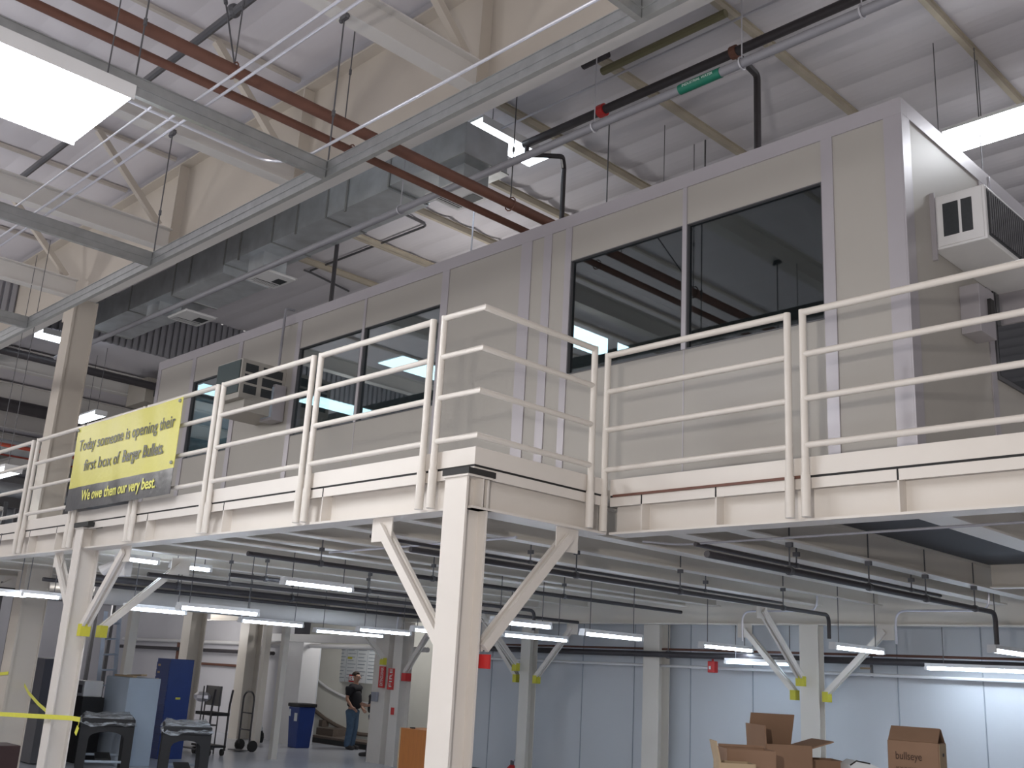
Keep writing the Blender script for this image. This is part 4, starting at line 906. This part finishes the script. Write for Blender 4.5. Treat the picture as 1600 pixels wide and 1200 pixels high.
thing('paper_sheet', 'white sheet with dark edge between the cartons', 'sheet', [('sheet', MB().prism([c-RG*.11, c-RG*.06+Vector((0, 0, .035)), c+RG*.05+Vector((0, 0, .02)), c+RG*.16-Vector((0, 0, .02)), c+RG*.1-Vector((0, 0, .12)), c-RG*.11-Vector((0, 0, .12))], BK*.25), paper), ('edge', MB().tube([c-RG*.11, c-RG*.06+Vector((0, 0, .035)), c+RG*.05+Vector((0, 0, .02))], .006, 6), blackm)])
c = at(1125, 1185, t=8.0)
thing('packing_strap', 'curled dark strap end standing left of the cartons', 'strap', [('s', MB().tube([c+Vector((0, 0, -.2))+RG*.05, c, at(1119, 1170, t=8.0), at(1117, 1168, t=8.0)], .005, 6), greyd)])
bc = at(1300, 1240, t=8.7)
bz = zB-.002
mb = MB().obox(Vector((bc.x, bc.y, bz-.03)), RG*1.35, Vector((-RG.y, RG.x, 0))*.6, (0, 0, .03))
legs = [('leg', MB().obox(Vector((bc.x, bc.y, (bz-.06)/2))+RG*a_*1.25+Vector((-RG.y, RG.x, 0))*b_*.5, RG*.03, Vector((-RG.y, RG.x, 0))*.03, (0, 0, (bz-.06)/2)), greyd) for a_ in (-1, 1) for b_ in (-1, 1)]
thing('packing_bench', 'packing bench below the frame carrying the cartons', 'bench', [('bench_top', mb, cardl)]+legs)

# ================================================================ STAIRS AND WALL CHART
stc = Vector((-19.4, 19.6, 0)); R0 = 3.5
mb = MB(); N_ = 28
for k in range(N_):
    a0_, a1_ = [math.radians(150+ (300-150)*q/N_) for q in (k, k+1)]
    pass
# curved stairwell wall: behind the opening
w0 = Vector((-24.6, 16.6, 0)); pts = []
for k in range(17):
    t = k/16; pts.append(Vector((-24.6+7.6*t, 16.55+1.9*math.sin(math.pi*.5*min(1, t*1.5))-.9*max(0, t-.55), 0)))
mb = MB()
for p, q in zip(pts, pts[1:]): mb.hexa((p, q, q+Vector((0, .15, 0)), p+Vector((0, .15, 0)), p+Vector((0, 0, 3.4)), q+Vector((0, 0, 3.4)), q+Vector((0, .15, 3.4)), p+Vector((0, .15, 3.4))))
struct('wall_stair', mb, stairw)
mb = MB()
prs = []
n_s = 5
lo = at(586, 1160, Z=.02); 
steps = [(at(478, 1160, Z=0), at(584, 1162, Z=0), .0, .17)]
parts = []
sx = [(-22.95, at(586, 1160, Y=16.15).x, 16.15), (-23.1, at(520, 1146, Y=16.45).x, 16.45), (-23.3, at(498, 1130, Y=16.75).x, 16.75), (-23.4, at(489, 1118, Y=17.05).x, 17.05)]
for i, (xa_, xb_, y_) in enumerate(sx):
    parts.append(('tread', MB().box(xa_-.6, xb_, y_, y_+.6, i*.17, i*.17+.17), carpet, {'sub': [('riser_face', MB().box(xa_-.6, xb_, y_-.006, y_, i*.17+.01, i*.17+.12), blackm)] if i == 0 else []}))
thing('carpeted_stairs', 'dark carpeted stairs curving up behind the standing man', 'stairs', parts)
def curve_on_wall(pxs, r, off=.06, Yw=None):
    out = []
    for px, py in pxs:
        # march onto the curved wall
        best = None
        for p, q in zip(pts, pts[1:]):
            d = ray(px, py); n = Vector((-(q-p).y, (q-p).x, 0)); t = (p-C0).dot(n)/d.dot(n) if abs(d.dot(n)) > 1e-6 else -1
            h = C0+d*t; s_ = (Vector((h.x, h.y, 0))-p).dot((q-p))/(q-p).length_squared
            if t > 0 and -.02 <= s_ <= 1.02: best = h-Vector((d.x, d.y, 0)).normalized()*off
        if best: out.append(best)
    return out
hr = curve_on_wall([(481, 1047), (495, 1062), (512, 1075), (530, 1085), (548, 1092), (565, 1098), (584, 1100)], .02)
if len(hr) > 2: thing('handrail', 'white curved handrail on the stair wall', 'handrail', [('rail', MB().tube(hr, .035, 8), whitem, {'smooth': True})])
hr = curve_on_wall([(478, 1097), (492, 1110), (508, 1123), (525, 1133), (545, 1142), (562, 1147), (584, 1149)], .02, .04)
if len(hr) > 2: thing('stair_skirting', 'dark curved skirting following the stairs', 'skirting', [('s', MB().tube(hr, .05, 8), carpet, {'smooth': True})])
# white pillar left of the opening
a = at(470, 1100, Y=15.3)
struct('wall_opening_left', MB().box(a.x-.35, a.x+.3, 15.0, 15.5, 0, 2.42), whitem)
# charts
A = at(513, 1010, Y=17.05); B = at(588, 1069, Y=17.05)
CH_ = []
crn = Vector((A.x, 17.2, 0))
ch = MB(); YY = 17.05
parts = [('board', MB().box(A.x, B.x, YY, YY+.02, B.z, A.z), paper)]
n_c = 5
for k in range(n_c):
    x0 = A.x+(B.x-A.x)*k/n_c+.02; x1 = A.x+(B.x-A.x)*(k+1)/n_c-.02; q = MB()
    for j in range(9): q.box(x0+.03, x1-.03-.05*((j*7+k) % 3), YY-.006, YY-.003, A.z-.08-(A.z-B.z)*.1*j, A.z-.065-(A.z-B.z)*.1*j)
    q.box(x1+.015, x1+.022, YY-.006, YY-.003, B.z, A.z)
    parts.append(('chart_column', q, ink))
parts.append(('yellow_note', MB().box(A.x+.1, A.x+.3, YY-.008, YY-.004, A.z-.22, A.z-.17).box(A.x+.95, A.x+1.15, YY-.008, YY-.004, A.z-.3, A.z-.25), yell))
thing('wall_chart', 'large pale wall chart of paper columns behind the man', 'chart', parts)
a = at(545, 1055, Y=16.95); b = at(556, 1066, Y=16.95)
rs = thing('red_sign', 'small red and white square sign with letter left of the man head', 'sign', [('sign_face', MB().box(a.x, a.x+.34, 16.96, 16.98, b.z, a.z+.02), redm), ('inner_field', MB().box(a.x+.035, a.x+.305, 16.95, 16.96, b.z+.035, a.z-.015), paper)])
text_mesh('lettering', 'E', redm, (a.x+.09, 16.948, b.z+.06), (1, 0, 0), (0, 0, 1), .15, rs, thick=.001)
a = at(587, 1089, Y=14.18)
thing('wall_switch', 'grey electrical box on the pale pillar right of the man', 'electrical box', [('b', MB().box(a.x-.08, a.x+.08, 14.12, 14.19, a.z-.09, a.z+.1), M('box_grey', (.3, .31, .36), .5))])
thing('white_curtain_board', 'tall white board leaning at the stair opening behind the bin', 'board', [('b', MB().box(-23.1, -22.55, 15.52, 15.56, 0, 2.4), wallg)])

# ================================================================ PEOPLE
def skinmesh(name, verts, edges, mat, parent, sub=2, rootv=0):
    me = bpy.data.meshes.new(name); o0 = LOC[parent]
    me.from_pydata([Vector(v[0])-o0 for v in verts], edges, []); me.materials.append(mat)
    o = bpy.data.objects.new(name, me); COL.objects.link(o); o.parent = parent; LOC[o] = o0
    m = o.modifiers.new('skin', 'SKIN'); m.use_smooth_shade = True
    sv = me.skin_vertices[0].data
    for i, v in enumerate(verts):
        r = v[1]; sv[i].radius = (r, r) if not isinstance(r, tuple) else r; sv[i].use_root = (i == rootv)
    s_ = o.modifiers.new('sub', 'SUBSURF'); s_.levels = sub; s_.render_levels = sub
    return o
def person(name, label, base, face_dir, pose, shirtm, pantm, H=1.78, extras=True):
    f = Vector(face_dir); f.z = 0; f.normalize(); l = Vector((-f.y, f.x, 0)); k = H/1.78
    L = lambda a, b, z: Vector(base)+f*(a*k)+l*(b*k)+Vector((0, 0, z*k))
    r = bpy.data.objects.new(name, None); COL.objects.link(r); r.location = Vector(base); LOC[r] = Vector(base)
    tag(r, label, 'person')
    sh = 1.46
    # arms: shoulder, elbow, wrist for left (+) and right (-)
    arms = pose['arms']
    bv = [(L(0, 0, .98), .125*k), (L(.0, 0, 1.12), .12*k), (L(.0, 0, 1.30), .125*k), (L(-.02, 0, 1.44), .09*k), (L(0, 0, 1.53), .055*k), (L(.02, 0, 1.60), .068*k), (L(.03, 0, 1.675), .092*k), (L(.015, 0, 1.735), .075*k)]
    be = [(i, i+1) for i in range(7)]
    def add(p, rr, prev): bv.append((p, rr*k)); be.append((prev, len(bv)-1)); return len(bv)-1
    for s_ in (1, -1):
        e_, w_, h_ = arms[s_]
        a = add(L(-.01, s_*.17, 1.40), .05, 3); a = add(L(*e_), .045, a); a = add(L(*w_), .03, a)
        wv_ = L(*w_); hv = L(*h_); dr = (hv-wv_).normalized(); palm = wv_+dr*.07*k; a = add(palm, .032, a)
        sd = dr.cross(f).normalized() if abs(dr.dot(f)) < .9 else l
        fw_ = sd.cross(dr).normalized()
        for q, ln in ((-1.5, .06), (-.5, .075), (.5, .08), (1.5, .068)):
            b1 = add(palm+dr*.03*k+fw_*q*.018*k, .010, a); b2 = add(palm+dr*(.03+ln*.55)*k+fw_*q*.019*k, .009, b1); add(palm+dr*(.03+ln)*k+fw_*q*.018*k+f*.008-sd*.02*s_*k, .008, b2)
        t1 = add(palm+fw_*.035*k-dr*.02*k, .011, a); add(palm+fw_*.055*k+dr*.02*k, .009, t1)
        hip = add(L(0, s_*.08, .88), .07, 0); kn, an, toe = pose['legs'][s_]
        b_ = add(L(*kn), .06, hip); b_ = add(L(*an), .032, b_); add(L(toe[0]-.04, toe[1], toe[2]), .022, b_)
    skinmesh('body', bv, be, skin, r)
    # shirt
    sv = [(L(0, 0, .93), .19*k), (L(.03, 0, 1.05), .188*k), (L(.02, 0, 1.2), .178*k), (L(0, 0, 1.34), .17*k), (L(-.01, 0, 1.43), .145*k), (L(0, 0, 1.515), .072*k)]
    se = [(i, i+1) for i in range(5)]
    for s_ in (1, -1):
        e_ = arms[s_][0]; S0 = L(-.01, s_*.17, 1.42); E0 = L(*e_)
        sv.append((S0, .092*k)); se.append((4, len(sv)-1)); sv.append((S0.lerp(E0, .8), .078*k)); se.append((len(sv)-2, len(sv)-1))
    skinmesh('polo_shirt', sv, se, shirtm, r)
    pv = [(L(0, 0, .95), .165*k), (L(0, 0, .88), .16*k)]; pe = [(0, 1)]
    for s_ in (1, -1):
        kn, an, toe = pose['legs'][s_]
        i0 = len(pv); pv += [(L(0, s_*.085, .78), .118*k), (L(*kn), .092*k), (L(an[0]-.01, an[1], an[2]+.03), .085*k), (L(an[0], an[1], .045), .08*k)]; pe += [(1, i0), (i0, i0+1), (i0+1, i0+2), (i0+2, i0+3)]
    skinmesh('jeans', pv, pe, pantm, r)
    for s_ in (1, -1):
        kn, an, toe = pose['legs'][s_]
        skinmesh('shoe', [(L(an[0]-.05, an[1], .055), .055*k), (L(an[0]+.06, an[1], .055), .056*k), (L(toe[0]+.03, toe[1], .042), .042*k)], [(0, 1), (1, 2)], shoem, r)
    if extras:
        hd = MB()
        c_ = L(-.005, 0, 1.712); n, m = 16, 8
        b0 = len(hd.v)
        for j in range(m+1):
            ph = math.pi*.56*j/m
            for i in range(n):
                th = 2*math.pi*i/n; q = f*math.cos(th)*math.sin(ph)*.108*k+l*math.sin(th)*math.sin(ph)*.088*k+Vector((0, 0, math.cos(ph)*.098*k))
                cut = .55 if math.cos(th) > .5 else 1
                ph2 = ph*cut; q = f*math.cos(th)*math.sin(ph2)*.108*k+l*math.sin(th)*math.sin(ph2)*.090*k+Vector((0, 0, math.cos(ph2)*.090*k)); hd.v.append(c_+q)
        for j in range(m):
            for i in range(n): hd.f.append((b0+j*n+i, b0+j*n+(i+1) % n, b0+(j+1)*n+(i+1) % n, b0+(j+1)*n+i))
        hd.build('short_hair', hairm, parent=r, smooth=True)
        MB().tube([L(.11, 0, 1.69), L(.135, 0, 1.65), L(.115, 0, 1.635)], [.008, .016, .006], 8).build('nose', skin, parent=r, smooth=True)
        MB().box(0, .001, 0, .001, 0, .001)
        MB().tube([L(.10, -.028, 1.605), L(.112, 0, 1.603), L(.10, .028, 1.605)], .006, 6).build('mouth', M('lips', (.28, .12, .1), .6), parent=r)
        for s_ in (1, -1):
            MB().sph(L(.104, s_*.033, 1.683), .013*k).build('eye', whitem, parent=r, smooth=True)
            MB().sph(L(0, s_*.092, 1.665), .03*k, 8, 6, (.5, .5, 1)).build('ear', skin, parent=r, smooth=True)
            MB().tube([L(.122, s_*.033+.02*math.cos(t), 1.683+.016*math.sin(t)) for t in [i*math.pi/6 for i in range(13)]], .003, 5).build('glasses_rim', blackm, parent=r)
            MB().tube([L(.12, s_*.055, 1.685), L(0, s_*.093, 1.685)], .003, 5).build('glasses_temple', blackm, parent=r)
        MB().obox(L(.16, .05, 1.02), f*.004, l*.03, (0, 0, .045)).build('id_badge', whitem, parent=r)
        MB().tube([L(.165, .03, 1.06), L(.15, .03, 1.2)], .003, 5).build('badge_cord', greyd, parent=r)
    return r
base = at(546, 1171, Z=0); face = RG*.92-BK*.45
pose = {'arms': {1: ((-.06, .27, 1.16), (.10, .24, .95), (.2, .2, .88)), -1: ((-.03, -.27, 1.16), (.12, -.25, .98), (.2, -.2, .91))},
        'legs': {1: ((.02, .10, .50), (-.02, .11, .10), (.16, .12, .045)), -1: ((.03, -.10, .50), (.0, -.11, .10), (.19, -.12, .045))}}
person('person', 'man in black polo shirt and blue jeans standing by the stairs', base, face, pose, shirt, jeans)
base2 = at(588, 1186, Z=0); base2 = Vector((base2.x-.05, base2.y+.2, 0))
pose2 = {'arms': {1: ((-.02, .24, 1.18), (.22, .20, 1.10), (.3, .18, 1.12)), -1: ((-.05, -.26, 1.15), (.0, -.26, .92), (.05, -.25, .85))},
         'legs': {1: ((.04, .10, .50), (.10, .11, .10), (.3, .12, .045)), -1: ((.0, -.10, .50), (-.05, -.11, .10), (.12, -.12, .045))}}
# second person almost hidden by the pillar
bp2 = at(581, 1182, Z=0)
person('person', 'person in dark trousers almost hidden behind the pale pillar', bp2, -RG*.8-BK*.2, pose2, shirt, M('navy_trousers', (.02, .03, .06), .8), 1.75, False)

# ---- high bay racking far left beyond the railing (clutter)
for i, (x, y, lab) in enumerate(((-27, 6.2, 'grey storage rack far behind the left railing'), (-27, 9.2, 'second grey storage rack far behind the railing'))):
    fr = MB()
    for dx in (0, 1):
        for dy in (0, 2.4): fr.box(x+dx-.04, x+dx+.04, y+dy-.04, y+dy+.04, 0, 5.2)
    thing('storage_rack', lab, 'rack', [('upright_frame', fr, greyd)]+[('shelf', MB().box(x, x+1, y, y+2.4, z_, z_+.08), beamw) for z_ in (3.6, 4.3, 5.0)]+[('stored_boxes', MB().box(x+.1, x+.9, y+.2, y+.9, 3.68, 4.1).box(x+.1, x+.9, y+1.2, y+2.1, 4.38, 4.8), wallw)], 'far storage racks')
